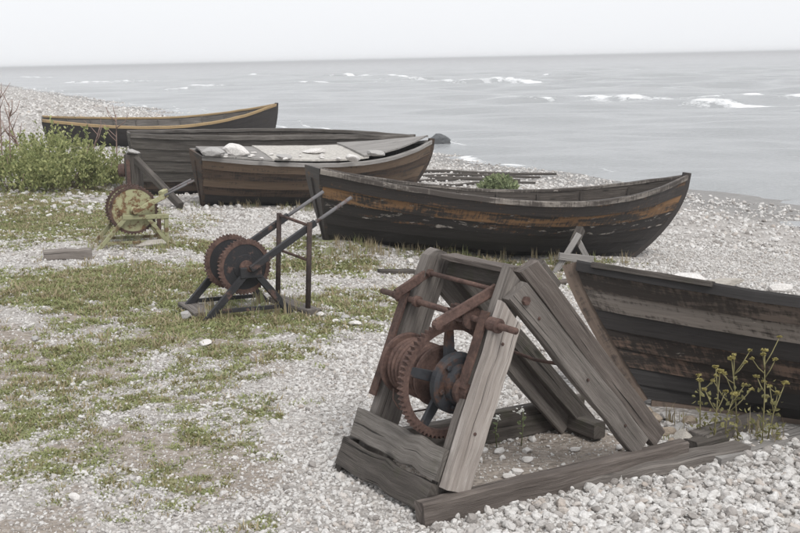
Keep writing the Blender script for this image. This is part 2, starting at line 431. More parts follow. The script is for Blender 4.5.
earth = b.ramp(e1, [(.3, (.19, .16, .132)), (.6, (.33, .29, .255)), (.75, (.46, .42, .385))])
g1 = b.noise(P, 24, 5, .7); g2 = b.noise(P, 2.3, 3, .6)
grn = b.ramp(g1, [(.28, (.13, .138, .065)), (.5, (.22, .23, .11)), (.72, (.32, .315, .18))])
grn = b.mix(b.ramp(g2, [(.4, 0.), (.65, .55)]), grn, (.26, .215, .14))
fine = b.noise(P, 42, 3, .6)
smask = b.ramp(b.math('ADD', so, b.math('MULTIPLY', b.math('SUBTRACT', fine, .5), .9)), [(.38, 0.), (.55, 1.)])
tmask = b.ramp(b.math('ADD', tf, b.math('MULTIPLY', b.math('SUBTRACT', fine, .5), 1.5)), [(.36, 0.), (.6, .95)])
col = b.mix(smask, peb, earth); col = b.mix(tmask, col, grn)
col = b.mix(b.math('MULTIPLY', we, .6), col, (.10, .095, .09))
h = b.math('SUBTRACT', 1., vd.outputs['Distance'])
bn = b.bump(h, .8, .02); bn = b.bump(g1, .3, .01, bn)
gmat = b.done(col, b.math('SUBTRACT', .92, b.math('MULTIPLY', we, .5)), bn, .2)
go = link('ground', gme, gmat); go['kind'] = 'structure'; go['label'] = 'pale limestone shingle beach with thin turf and bare earth'

# ------------------------------------------------------------------ sea
BREAK = []   # crest lines: p, q (world), height, foam width
for (x0, y0, x1, y1, hgt, fw_) in [(335, 75, 420, 78, .45, 6), (395, 80.5, 552, 82.5, .5, 7), (580, 97.5, 725, 101.5, .42, 3.6), (700, 103, 830, 106, .3, 2.5), (742, 95.5, 900, 100, .42, 4), (65, 82.5, 165, 81.5, .5, 11), (192, 86, 228, 86, .5, 4), (250, 74.5, 272, 75, .6, 5),
                                (480, 99, 560, 99.5, .28, .6), (160, 90, 190, 90, .3, 3), (520, 76, 570, 76, .35, 1.), (600, 70, 660, 69, .3, .5), (20, 77, 60, 78, .5, 5), (620, 90, 700, 89, .3, .7), (290, 84, 330, 83, .3, .7)]:
    a = atz(x0, y0, SEA); c = atz(x1, y1, SEA); BREAK.append((a[:2], c[:2], hgt, fw_))
def sea_parts(x, y):
    r = np.hypot(x, y); sp_ = r*.0102
    t = SDIR[0]*x+SDIR[1]*y-13.2
    sh = sstep(0, 30, t)
    z = np.zeros_like(x); g = np.random.default_rng(5)
    for i in range(22):
        wl = .7*1.16**i; ang = math.radians(200+g.normal()*30); k = 2*math.pi/wl
        amp = .0125*wl**.85*np.clip((wl/sp_-2.5)/3, 0, 1)
        ph = k*(x*math.sin(ang)+y*math.cos(ang))+g.random()*6.28+2.2*fbm(x/wl/6, y/wl/6, i, 2)
        z = z+amp*(np.sin(ph)+.25*np.cos(2*ph))*(.45+.55*sstep(8, 60, t))*(.4+1.2*fbm(x/wl/9, y/wl/9, 50+i, 2))
    foam = np.zeros_like(x)
    for j, (p, q, hgt, fw_) in enumerate(BREAK):
        e = q-p; Lq = np.linalg.norm(e); e = e/Lq; nn = np.array([e[1], -e[0]])
        if nn[1] > 0: nn = -nn                                  # towards the shore
        s = ((x-p[0])*e[0]+(y-p[1])*e[1])/Lq
        d = (x-p[0])*nn[0]+(y-p[1])*nn[1]+1.3*(fbm(s*4, s*0+j, 70+j, 2)-.5)+1.0*(fbm(s*Lq/3, s*0+j, 75+j, 4)-.5)
        env = sstep(-.06, .16, s)*sstep(1.06, .84, s)*(.7+.4*fbm(s*Lq/12, 0*s+j*3.3, 90, 3))
        wd_ = np.where(d > 0, .6, 2.6)*(1+hgt)
        z = z+.42*hgt*np.clip(env, 0, 1.1)*np.exp(-(d/wd_)**2)
        rag = fbm(x*.8, y*.4, 33, 5)
        core = np.exp(-((d-.25)/np.where(d > .25, .28+.085*fw_, .35))**2)*(.5+.75*sstep(.3, .6, rag))*(.55+.6*sstep(.3, .6, fbm(s*Lq/2.2, s*0+j*7, 81, 3)))
        tail = .55*sstep(.2, .6, d)*sstep(fw_*1.5, fw_*.2, d)*sstep(.42, .66, fbm(x*1.1, y*.5, 35, 4))
        foam = np.maximum(foam, np.clip(env*2.0-.1, 0, 1)*np.maximum(core, tail))
    # thin wash at the water's edge
    ed = np.exp(-((t-.55-1.0*(fbm(x*.5, y*.5, 12, 3)-.5))/.2)**2)*sstep(.38, .6, fbm(x*1.2, y*1.2, 14, 3))*.75
    ed = np.maximum(ed, .6*np.exp(-((t-2.0-1.8*(fbm(x*.3, y*.3, 16, 3)-.5))/.16)**2)*sstep(.5, .62, fbm(x*.7, y*.7, 18, 3)))
    foam = np.maximum(foam, ed)
    return z, foam
_sc = {}
def seaz(x, y):
    z, f = sea_parts(x, y); _sc['f'] = f; return SEA+z
ra = np.concatenate([9.*(5000/9.)**np.linspace(0, 1, 640)])
sa = np.concatenate([np.linspace(-1.25, -.42, 40)[:-1], np.linspace(-.42, .42, 430), np.linspace(.42, 2.2, 60)[1:]])
sme = polar_grid('sea', ra, sa, seaz, {'foam': lambda x, y: _sc['f']})
b = NB('sea_water'); P = b.geo(); fo = b.attr('foam')
n1 = b.noise(b.map(P, (1.0, 1.5, 1)), 1.1, 6, .68, .3); n2 = b.noise(b.map(P, (1, 1.5, 1)), 3., 5, .65); n3 = b.noise(b.map(P, (.02, .05, 1)), 1., 4, .6)
colw = b.mix(n3, (.25, .262, .268), (.33, .338, .342))
fm = b.ramp(b.math('ADD', fo, b.math('MULTIPLY', b.math('SUBTRACT', n2, .5), 1.5)), [(.25, 0.), (.75, 1.)])
col = b.mix(fm, colw, (.82, .83, .84))
bn = b.bump(n1, .4, .16); bn = b.bump(n2, .5, .11, bn)
smat = b.done(col, b.math('ADD', .16, b.math('MULTIPLY', fm, .7)), bn, .5); b.b.inputs['IOR'].default_value = 1.333
so_ = link('sea', sme, smat); so_['kind'] = 'structure'; so_['label'] = 'grey rippled sea with small breaking waves'

# ================================================================== BOATS
def boat_fn(d):
    def half(s):
        s = np.clip(s, 0, 1); bm = d['bm']
        return np.where(s < bm, d['tw']+(1-d['tw'])*(1-(np.abs(bm-s)/bm)**(2 if d['tw'] > .1 else 2.1)), 1-(np.abs(s-bm)/(1-bm))**2.2)*d['B']/2
    def sheer(s): return d['D']+np.where(s < .45, d['shS']*((.45-s)/.45)**2, d['shB']*(np.maximum(s-.45, 0)/.55)**2)
    def pt(s, v, side, out=0.):
        """hull surface: s 0 stern..1 bow, v 0 keel..1 gunwale"""
        s = float(s); v = float(v)
        xs = d['rs']*(1-v)**1.15; xb = d['L']-d['rb']*(1-v)**1.9
        x = xs+(xb-xs)*s
        q = .46+.45*s**4+(.25 if d['tw'] > .1 else .42)*(1-s)**3
        y = float(half(s))*v**q
        y = max(y, .028+0*v)
        z = float(sheer(s))*v
        return np.array([x, side*(y+out), z-out*.25])
    return pt, half, sheer
def make_boat(name, label, key, mats, rail_mat, end_mat, in_mat, nst=6, rail=(.05, .035), cover=True, ribs=8, thwarts=(.3, .62), group='old wooden boats drawn up on the beach'):
    d = BOAT[key]; pt, half, sheer = boat_fn(d)
    root = thing(name, label, 'boat', boat_matrix(d), group=group)
    vv = [(i/nst)**1.12 for i in range(nst+1)]
    S = np.linspace(0, 1, 27)
    for side in (-1, 1):
        for i in range(nst):
            va, vb = vv[i], min(1, vv[i+1]+.035*(i < nst-1))
            vs_, fs, uv, inn = [], [], [], []; ou, ov = rnd.random()*9, rnd.random()*9; dl = 0
            t = .02; ph = rnd.random()*6
            for j, s in enumerate(S):
                fade = min(1, (1-s)*9)*min(1, s*9+.35)
                wb = .004*math.sin(s*17+ph)+.003*rnd.gauss(0, 1)
                a = pt(s, va+wb*.6*(i > 0), side, (t*1.45)*fade*(i > 0)+.001); c = pt(s, vb, side, .002*fade)
                ai = pt(s, va, side, t*1.45*fade*(i > 0)-t); ci = pt(s, vb, side, -t)
                for q in (ai, ci):
                    if q[1]*side < .004: q[1] = .004*side
                vs_ += [a, (a+c)/2+np.array([0, side*.004, 0]), c, ci, ai]
                if j: dl += np.linalg.norm(c-vs_[(j-1)*5+2])
                hgt = np.linalg.norm(c-a)
                uv += [(ou+dl, ov), (ou+dl, ov+hgt/2), (ou+dl, ov+hgt), (ou+dl, ov+hgt+.02), (ou+dl, ov-.02)]
                if j:
                    for k in range(5):
                        k2 = (k+1) % 5; f = ((j-1)*5+k, (j-1)*5+k2, j*5+k2, j*5+k); fs.append(f if side < 0 else f[::-1]); inn.append(1 if k == 3 else 0)
            fs.append((0, 4, 3, 2, 1) if side < 0 else (0, 1, 2, 3, 4)); m = (len(S)-1)*5
            fs.append((m, m+1, m+2, m+3, m+4) if side < 0 else (m+4, m+3, m+2, m+1, m))
            po = link('plank', mesh('plank', vs_, fs, uv), mats[i], root); po.data.materials.append(in_mat); po.data.polygons.foreach_set('material_index', (inn+[0]*9)[:len(po.data.polygons)])
        # gunwale rail, sits on top of the sheer strake and overlaps it outside
        vs_, fs, uv = [], [], []; dl = 0; ou = rnd.random()*9
        for j, s in enumerate(S):
            p = pt(s, 1, side); wob = rnd.gauss(0, .002)
            o_, i_ = rail[0]*.55, -rail[0]*.6
            if p[1]*side+i_ < .006: i_ = .006-p[1]*side
            sec = [(o_, -.018), (o_, rail[1]*.7), (o_-.008, rail[1]), (i_+.006, rail[1]), (i_, rail[1]*.7), (i_, .002), (.006, .002), (.006, -.018)]
            if j: dl += np.linalg.norm(p-lastp)
            lastp = p; pr = 0
            for k, (oy, oz) in enumerate(sec):
                vs_.append(p+np.array([0, side*oy, oz+wob])); uv.append((ou+dl, k*.02))
            if j:
                for k in range(8):
                    k2 = (k+1) % 8; f = ((j-1)*8+k, (j-1)*8+k2, j*8+k2, j*8+k); fs.append(f if side < 0 else f[::-1])
        fs.append(tuple(range(7, -1, -1)) if side < 0 else tuple(range(8))); m = (len(S)-1)*8
        fs.append(tuple(m+k for k in range(8)) if side < 0 else tuple(m+k for k in range(7, -1, -1)))
        link('gunwale', mesh('gunwale', vs_, fs, uv), rail_mat, root)
    # keel
    beam('keel', (d['rs']+.02, 0, -.012), (d['L']-d['rb'], 0, -.012), (0, 0, 1), .07, .05, end_mat, root, n=4)
    def post(nm, s, ext, dep, up_):
        vs_, fs, uv = [], [], []; N = 11
        for j in range(N):
            v = j/(N-1); p = pt(s, v, 1); p[1] = 0
            q = pt(s, min(1, v+.02), 1)-pt(s, max(0, v-.02), 1); q[1] = 0; q = unit(q); nn = np.array([q[2], 0, -q[0]])*(1 if s > .5 else -1)
            if j == N-1: p = p+q*up_
            w_ = .026
            for (a, c) in ((dep, -w_*.75), (dep, w_*.75), (-.03, w_), (-.03, -w_)):
                vs_.append(p+nn*a+np.array([0, c, 0])); uv.append((v*.8, a+c))
            if j:
                for k in range(4):
                    k2 = (k+1) % 4; fs.append(((j-1)*4+k, (j-1)*4+k2, j*4+k2, j*4+k))
        fs.append((3, 2, 1, 0)); m = (N-1)*4; fs.append((m, m+1, m+2, m+3))
        me = mesh(nm, vs_, fs, uv); bm = bmesh.new(); bm.from_mesh(me); bmesh.ops.recalc_face_normals(bm, faces=bm.faces); bm.to_mesh(me); bm.free()
        return link(nm, me, end_mat, root)
    post('stem_post', 1, 0, .055, .06)
    if d['tw'] > .1:
        vs_, fs, uv = [], [], []; N = 11
        for j in range(N):
            v = j/(N-1)
            for dx in (-.012, .022):
                for side in (-1, 1):
                    p = pt(0, v, side, .012); vs_.append(p+np.array([dx, 0, (.035 if j == N-1 else 0)])); uv.append((p[1], p[2]))
            if j:
                a, c = (j-1)*4, j*4
                fs += [(a, a+1, c+1, c)[::-1], (a+2, a+3, c+3, c+2), (a, a+2, c+2, c), (a+1, a+3, c+3, c+1)[::-1]]
        fs += [(0, 1, 3, 2), tuple((N-1)*4+k for k in (0, 2, 3, 1))]
        link('transom', mesh('transom', vs_, fs, uv), end_mat, root)
        post('stern_post', 0, 0, .03, -.1)
    else: post('stern_post', 0, 0, .07, .03)
    for k in range(ribs):
        s = .1+.78*k/(ribs-1)
        for side in (-1, 1):
            pts = []
            for v in (.05, .16, .3, .5, .75, .97):
                p = pt(s, v, side, -.036); p[1] = side*max(.012, p[1]*side); pts.append(p)
            tube('rib', pts, .016, in_mat, root, n=5, smooth=False)
    for s in thwarts:
        zt = float(sheer(s))*.74; p = pt(s, .74, 1); yb = abs(p[1])-.03
        beam('thwart', (p[0], -yb, zt), (p[0], yb, zt), (1, 0, 0), .19, .026, in_mat, root, n=4)
    return root, pt, half, sheer
TAR = tar('tar_black', (.09, .06, .045), .12)
TAR_B = tar('tar_bottom', (.05, .04, .03), .0, (.026, .024, .0235))
TAR_O = tar('tar_orange', (.25, .145, .075), .54, (.032, .028, .026), palew=.24)
TAR_O2 = tar('tar_brown_patches', (.19, .115, .068), .22, (.038, .033, .031), palew=.1)
TAR_P = tar('tar_pale_flakes', (.16, .09, .05), .26, (.028, .025, .024), palew=.42)
TAR_RIM = tar('tar_rail', (.25, .225, .2), .44, (.05, .042, .037), palew=.3)
TAR_G = tar('tar_grey_worn', (.235, .205, .18), .66, (.035, .028, .024), palew=.1)
TAR_G2 = tar('tar_brown_worn', (.15, .118, .098), .5, (.03, .024, .02))
TAR_R = tar('tar_red_worn', (.165, .112, .085), .42, (.024, .019, .016), palew=.12)
TAR_C = tar('tar_brown_planks', (.165, .118, .084), .82, (.04, .032, .027))
TAR_C2 = tar('tar_brown_dark', (.10, .07, .052), .6, (.025, .02, .018))
YEL = tar('yellow_paint', (.37, .265, .14), .7, (.16, .115, .07), palew=.15)
INNER = wood('wood_inner', (.03, .026, .023), (.075, .064, .056), (.13, .113, .1))
STEMW = tar('stem_worn', (.17, .13, .105), .75, (.045, .035, .03))
make_boat('rowing_boat', 'tarred rowing boat with orange worn band along its planks, supported by a small trestle', 'D',
          [TAR_B, TAR_B, TAR, TAR_P, TAR_O, TAR_O2], TAR_RIM, TAR_O2, INNER, thwarts=(.3, .6, .8))
make_boat('rowing_boat', 'brown planked boat covered with pale boards weighed down by stones', 'C',
          [TAR_B, TAR_B, TAR_C2, TAR_C, TAR_C2, TAR_C], W_SILVER, TAR_C2, INNER, thwarts=(.3, .62))
WG2 = wood('wood_boat_grey', (.055, .049, .044), (.145, .132, .12), (.25, .232, .215))
make_boat('rowing_boat', 'unpainted grey weathered boat lying behind the stone-laden boat', 'B',
          [TAR_B, TAR_C2, WG2, WG2, WG2, WG2], WG2, WG2, INNER, rail=(.07, .05), thwarts=(.3, .62))
make_boat('rowing_boat', 'black boat with yellow gunwales, farthest of the boats, behind the leafy shrub', 'A',
          [TAR_B, TAR_B, TAR, TAR, TAR, TAR], YEL, TAR, WG2, rail=(.07, .045), ribs=9, thwarts=(.25, .5, .75))
rootE, ptE, halfE, sheerE = make_boat('rowing_boat', 'dark sharp-ended boat heeled over beside the wooden winch at right edge', 'E',
          [TAR_B, TAR_B, TAR_R, TAR_R, TAR, TAR_G, TAR_G2], TAR_B, STEMW, INNER, nst=7, rail=(.06, .04), thwarts=(.35, .65))
# rub rail piece along the near gunwale of boat E
p0, p1, p2 = ptE(.02, 1, -1, .03)+[0, 0, .035], ptE(.085, 1, -1, .035)+[0, 0, .037], ptE(.15, 1, -1, .035)+[0, 0, .04]
beam('gunwale_cap', p0, p2, (0, 1, 0), .05, .032, W_DARK, rootE, n=5)

# cover boards over boat C and the stones that hold them down
dC = BOAT['C']; mC = boat_matrix(dC); ptC, halfC, shC = boat_fn(dC)
def cover_board(s0, s1, mat, label, lift, skew=0.):
    N = 7; vs_, fs, uv = [], [], []
    for j in range(N):
        s = s0+(s1-s0)*j/(N-1)
        for k in range(7):
            f = -1+2*k/6; h_ = max(.03, float(halfC(np.float64(s)))-.0)
            ss = s+skew*f
            z = float(shC(np.float64(s)))+.045+lift+.008*(1-f*f)+rnd.gauss(0, .002)
            for dz in (0, .022): vs_.append(((dC['L']-.02)*ss, f*h_, z+dz)); uv.append((s*3, f*h_+5+lift*70))
    def I(j, k, l): return (j*7+k)*2+l
    for j in range(N-1):
        for k in range(6):
            fs.append((I(j, k, 1), I(j+1, k, 1), I(j+1, k+1, 1), I(j, k+1, 1))); fs.append((I(j, k, 0), I(j, k+1, 0), I(j+1, k+1, 0), I(j+1, k, 0)))
        fs.append((I(j, 0, 0), I(j+1, 0, 0), I(j+1, 0, 1), I(j, 0, 1))); fs.append((I(j, 6, 1), I(j+1, 6, 1), I(j+1, 6, 0), I(j, 6, 0)))
    for k in range(6):
        fs.append((I(0, k, 0), I(0, k, 1), I(0, k+1, 1), I(0, k+1, 0))); fs.append((I(N-1, k, 1), I(N-1, k, 0), I(N-1, k+1, 0), I(N-1, k+1, 1)))
    o = link('cover_board', mesh('cover_board', vs_, fs, uv), mat); o.matrix_world = Matrix([list(r) for r in mC])
    return tag(o, label, 'board', 'boards covering the boat')
cover_board(.015, .27, W_SILVER, 'pale board covering the stern of the brown planked boat', .0, .01)
cover_board(.265, .66, plain('cover_sand', (.44, .42, .39), .9, .3, 26), 'wide pale board over the middle of the brown planked boat', .012, .012)
cover_board(.64, .985, W_SILVER, 'pale board covering the bow of the brown planked boat', .042, .014)

# ================================================================== STONES
def stonemat(name, c): return plain(name, c, .88, .22, 9)
ST_W = stonemat('stone_white', (.60, .58, .56)); ST_G = stonemat('stone_grey', (.36, .35, .34)); ST_D = stonemat('stone_dark', (.10, .105, .11)); ST_B = stonemat('stone_brown', (.30, .25, .20))
ST_S = stonemat('stone_slab', (.36, .335, .30))
_sm = [stone_mesh('stone', 3, 100+i, .78, .16) for i in range(7)]
_sme = {}
def stone(p, size, mat, label, group=None, flat=1., name='stone', sink=.35, rz=None, asp=1.):
    k = rnd.randrange(7); key = (k, mat.name)
    if key not in _sme:
        me = _sm[k].copy(); me.materials.append(mat); _sme[key] = me
    o = bpy.data.objects.new(name, _sme[key]); COL.objects.link(o)
    o.scale = (size/2*asp, size/2, size/2*flat); o.rotation_euler = (rnd.uniform(-.15, .15), rnd.uniform(-.15, .15), rnd.uniform(0, 6.3) if rz is None else rz)
    o.location = (p[0], p[1], p[2]+size/2*.72*flat*(1-sink)); return tag(o, label, 'stone', group)
def on_boat(px, py):      # a point on the boards of boat C: height of the sheer there
    z = .45
    for _ in range(6):
        p = atz(px, py, z); q = np.linalg.inv(mC) @ np.array([*p, 1.]); s = np.clip(q[0]/dC['L'], 0, 1)
        top = mC @ np.array([q[0], q[1], float(shC(np.float64(s)))+.072+(.012 if .265 < s < .64 else .042 if s >= .64 else 0), 1.]); z = top[2]
    return atz(px, py, z)
for px, py, sz, mt, fl, lb in [(213, 155, .30, ST_G, .55, 'grey flat stone at the stern of the board-covered boat'), (236, 155, .33, ST_W, .75, 'big white stone at the stern of the board-covered boat'),
        (283, 159, .22, ST_G, .5, 'grey stone nearest the middle of the board-covered boat'), (315, 153.5, .30, ST_W, .4, 'flat pale stone on the far side of the board-covered boat'),
        (354, 161, .26, ST_W, .55, 'white stone on the near edge of the board-covered boat'), (377, 156.5, .27, ST_G, .55, 'grey stone on the near edge towards the bow of the board-covered boat'),
        (396, 147.5, .30, ST_S, .75, 'largest buff stone at the bow of the board-covered boat')]:
    stone(on_boat(px, py), sz, mt, lb, 'stones weighing down the boards', fl, sink=.2)
for i in range(16):
    px, py = rnd.uniform(225, 345), rnd.uniform(153, 160)
    stone(on_boat(px, py), rnd.uniform(.05, .09), ST_W, 'pebble strewn on the boards of the board-covered boat', 'pebbles on the boat boards', .6, name='pebble', sink=.2)
for px, py, sz in [(484, 452, .05), (500, 453, .055), (503, 459, .04), (510, 441, .035), (533, 441, .05), (527, 452, .055), (527, 462, .055), (518, 474, .06), (508, 478, .055), (574, 451, .05), (620, 449, .05), (479, 461, .045), (548, 447, .025), (540, 470, .03)]:
    stone(ground(px, py), sz, ST_W, 'small white stone on the bare soil inside the wooden winch frame', 'stones inside the winch frame', .8)
for px, py, sz, mt in [(655, 424, .11, ST_B), (668, 420, .09, ST_G), (664, 436, .09, ST_B), (680, 432, .08, ST_G), (684, 446, .13, ST_S), (648, 415, .08, ST_B), (690, 424, .09, ST_B), (674, 445, .07, ST_B)]:
    stone(ground(px, py), sz, mt, 'brownish stone heaped behind the end of the winch sill', 'stones behind the winch sill')
stone(ground(690, 287), .34, ST_W, 'big white limestone lump on the shingle beyond the dark heeled boat', None, .75, rz=.2)
stone(ground(715, 288), .42, ST_S, 'long pale slab next to the big white limestone lump', None, .35, rz=.1, asp=1.4)
stone(ground(778, 292), .22, ST_W, 'white stone at right edge beyond the dark heeled boat', None, .7)
stone(atz(439, 147, SEA)-np.array([0, 0, .06]), .74, ST_D, 'dark boulder at the water line behind the board-covered boat', None, 1.0, name='boulder', sink=.0, asp=1.15, rz=.2)
stone(ground(186, 319), .12, ST_G, 'grey rounded stone at the foot of the black steel winch')
stone(ground(75, 500-0), .05, ST_W, 'white stone on the turf at lower left')
for (px, py, sz), wd_ in zip(sorted([(200, 104, .9), (222, 108, .8), (235, 113, 1.0), (252, 118, .5), (172, 101, 1.2), (262, 121, .5), (180, 106, .7), (210, 110, .6)]), ('leftmost', 'second from left', 'third from left', 'fourth from left', 'fourth from right', 'third from right', 'second from right', 'rightmost')):
    stone(ground(px, py+.5), sz, ST_D, 'dark boulder, %s of eight along the far water line' % wd_, 'boulders at the far water line', .5, name='boulder')
stone(ground(152, 246), .26, ST_S, 'flat stone block below the rear of the green winch', None, .45, asp=1.3, rz=.3)
for px, py, lb in [(455, 246, 'pale stone in the dry grass against the tarred boat'), (545, 268, 'pale stone just left of the trestle foot'), (630, 282, 'pale stone on shingle beyond the stern of the dark heeled boat'), (592, 288, 'pale stone right beside the stern post of the dark heeled boat'),
        (612, 300, 'pale stone in the gap between wooden winch and dark heeled boat'), (205, 345, 'pale stone alone on turf in front of the black steel winch'), (410, 262, 'pale stone in grass behind the top of the wooden winch'), (35, 340, 'pale stone on turf near the left edge'),
        (335, 322, 'middle pale stone of the row right of the black steel winch'), (345, 318, 'pale stone at the back of the row right of the black steel winch'), (320, 316, 'pale stone by the post of the black steel winch'), (355, 325, 'rightmost pale stone of the row right of the black steel winch')]:
    stone(ground(px, py), rnd.uniform(.07, .12), ST_W if rnd.random() < .6 else ST_G, lb, 'loose stones on the beach', .6)

# ================================================================== WOODEN WINCH (front)
def frame_matrix(o, head, slope):
    v = np.array([math.cos(head), math.sin(head), slope]); v /= np.linalg.norm(v); u = np.array([math.sin(head), -math.cos(head), 0]); w_ = np.cross(u, v)
    m = np.eye(4); m[:3, 0] = u; m[:3, 1] = v; m[:3, 2] = w_; m[:3, 3] = o; return m
MF = frame_matrix((-.127, 4.017, -.065), WINCH_H, -.066)
wn = thing('wooden_winch', 'large wooden boat winch with rusty gear and drum in the foreground', 'winch', MF, group='boat winches on the beach')
def lc(w_): return .13+.36*w_          # leg centre line
LD = unit((0, .36, 1)); LW = unit((0, 1, -.36))
W_ = W_GREY
beam('sill', (.337, -.012, .043), (.337, 1.5, .043), (0, 0, 1), .115, .062, W_BROWN, wn, n=9, end0=-.15)
beam('sill', (-.338, .045, .064), (-.332, 1.5, .064), (0, 0, 1), .155, .045, W_DARK, wn, n=8, end0=.3)
beam('leg', (-.272, lc(-.02)+.01, -.02), (-.272, lc(.965)+.01, .965), LW, .132, .072, W_, wn, n=8, rnd_end=True)
beam('leg', (.266, lc(-.01), -.01), (.266, lc(.93), .93), LW, .125, .048, W_, wn, n=8, end1=-.5)
beam('leg_board', (.316, lc(.104), .104), (.316, lc(.795)-.01, .795), LW, .14, .046, W_PALE, wn, n=8, end1=-.55, ch=.2)
for u0, u1, wv, wd_, mt in [(-.322, .304, .215, .128, W_BOARD), (-.345, .303, .085, .122, W_DARK)]:
    v_ = lc(wv)-.075-.02-(.012 if wv < .1 else 0)
    beam('front_board', (u0, v_, wv), (u1, v_, wv-.005), LD, wd_, .03, mt, wn, n=8, wob=.003)
BD = unit((0, .78, -.79)); BW = unit((0, .79, .78))
def brace(u, a, c, wd_, th, mt, **k): return beam('brace', (u, *a), (u, *c), BW, wd_, th, mt, wn, n=8, **k)
brace(.314, (.432, .885), (1.225, .105), .108, .044, W_, end0=.2, ch=.1)
brace(.256, (.535, .968), (1.405, .10), .1, .05, W_BROWN, end0=.4)
brace(-.268, (.49, .86), (1.33, .03), .115, .048, W_)
brace(-.20, (.54, .885), (1.42, .04), .09, .045, W_DARK)
beam('brace_block', (.195, .64, .965), (.195, .74, .86), BW, .05, .09, W_DARK, wn, n=2)
beam('crosspiece', (-.225, .535, .892), (.225, .535, .902), (0, .35, 1), .085, .06, W_DARK, wn, n=6)
beam('crosspiece', (-.21, .50, .945), (.235, .48, .955), (0, 1, 0), .085, .022, W_BROWN, wn, n=6)
beam('rear_block', (-.27, 1.36, .05), (-.06, 1.36, .05), (0, 0, 1), .085, .08, W_DARK, wn, n=3)
SH = (.33, .757); AXL = (.285, .487); RD = (.412, .873)
# iron straps on the legs' front edges
for u in (-.285, .262):
    wl_ = .34 if u < 0 else .50; wh_ = .80
    v0, v1 = lc(wl_)-.086, lc(wh_)-.086
    beam('iron_strap', (u, v0, wl_), (u, v1, wh_), (1, 0, 0), .048, .011, RUST_D, wn, n=4, wob=.001)
tube('crank_shaft', [(-.475, *SH), (.45, *SH)], .0135, RUST, wn, 14)
for u0, u1, r_ in [(-.345, -.315, .026), (-.215, -.19, .025), (.295, .352, .030)]:
    lathe('shaft_collar', [(u0, r_*.7), (u0+.003, r_), (u1-.003, r_), (u1, r_*.7)], SH, RUST, wn, 16)
tube('tie_rod', [(-.30, *RD), (.285, *RD)], .0105, RUST, wn, 12)
for u in (-.226, .342):
    lathe('nut', [(u-.010, .016), (u-.008, .019), (u+.008, .019), (u+.010, .016)], (RD if u < 0 else (.47, .845)), RUST, wn, 6)
for u0, u1, pv, pw in ((-.245, -.262, .262, .782), (.212, .15, .178, .738)):
    beam('pawl', (u0, RD[0]+.012, RD[1]+.004), (u1, pv, pw+.004), (0, .5, 1), .042, .022, RUST, wn, n=5, wob=.001, ch=.2)
    lathe('pawl_tip', [(u1-.016, .012), (u1-.014, .02), (u1+.014, .02), (u1+.016, .012)], (pv, pw), RUST, wn, 12)
# main gear
GU = .098
gear = gear_ring('gear_wheel', GU-.014, GU+.014, AXL, .21, .237, .249, 68, RUST, wn)
lathe('rim_web', [(GU-.008, .208), (GU-.008, .19), (GU+.008, .19), (GU+.008, .208)], AXL, RUST_D, gear, 60)
bpy.data.objects.remove(bpy.data.objects['rim_web'])
for k in range(5):
    th = 2*math.pi*k/5+.35; c_, s_ = math.cos(th), math.sin(th)
    beam('spoke', (GU, AXL[0]+.05*c_, AXL[1]+.05*s_), (GU, AXL[0]+.212*c_, AXL[1]+.212*s_), (0, -s_, c_), .05, .024, IRONB, gear, n=3, wob=.001, taper=.75)
lathe('gear_hub', [(GU-.03, .02), (GU-.03, .06), (GU+.028, .06), (GU+.028, .02)], AXL, IRONB, gear, 28)
lathe('brake_drum', [(GU+.034, .06), (GU+.036, .115), (GU+.043, .128), (GU+.072, .128), (GU+.08, .112), (GU+.082, .086), (GU+.11, .078), (GU+.118, .05)], AXL, IRONB, wn, 36)
for k in range(6):
    th = k*math.pi/3+.2; cc = (AXL[0]+.1*math.cos(th), AXL[1]+.1*math.sin(th))
    lathe('bolt', [(GU+.078, .0125), (GU+.092, .0125), (GU+.094, .009)], cc, IRONB, wn, 6)
lathe('bearing', [(.222, .05), (.226, .06), (.25, .062), (.252, .045), (.285, .042), (.289, .03)], (AXL[0]-.02, AXL[1]-.01), RUST_D, wn, 24)
lathe('axle', [(-.34, .02), (-.33, .024), (.30, .024), (.31, .02)], AXL, RUST_D, wn, 20)
# drum with wire turns
prof = [(-.215, .05), (-.215, .13), (-.209, .136), (-.2, .136), (-.196, .13), (-.196, .108)]
x = -.182
while x < .02: prof += [(x, .106), (x+.004, .116), (x+.012, .122), (x+.02, .116), (x+.024, .106)]; x += .027
prof += [(.026, .1), (.026, .125), (.03, .13), (.04, .13), (.044, .12), (.044, .05)]
lathe('drum', prof, AXL, RUST, wn, 40)
# pinion that drives the gear
gear_ring('pinion', .055, .155, SH, .012, .030, .042, 11, RUST_D, wn)
lathe('pinion_flange', [(.168, .02), (.17, .047), (.182, .047), (.184, .02)], SH, RUST, wn, 24)
tube('wire_loop', [(-.15, AXL[0]-.1, .40), (-.13, AXL[0]-.115, .36), (-.1, AXL[0]-.105, .325), (-.06, AXL[0]-.06, .315), (-.02, AXL[0]-.0, .33)], .004, RUST_D, wn, 6)
tube('iron_rod', [(-.262, .80, .535), (-.1, .80, .505), (.05, .80, .50), (.2, .80, .515)], .008, RUST_D, wn, 8)
for u, v_, w2 in [(.336, .55, .765), (.336, 1.1, .23), (.336, .85, .47), (.339, .24, .33), (.339, .36, .68)]:
    lathe('nail', [(u-.004, .007), (u+.004, .007), (u+.006, .004)], (v_, w2), RUST_D, wn, 8)

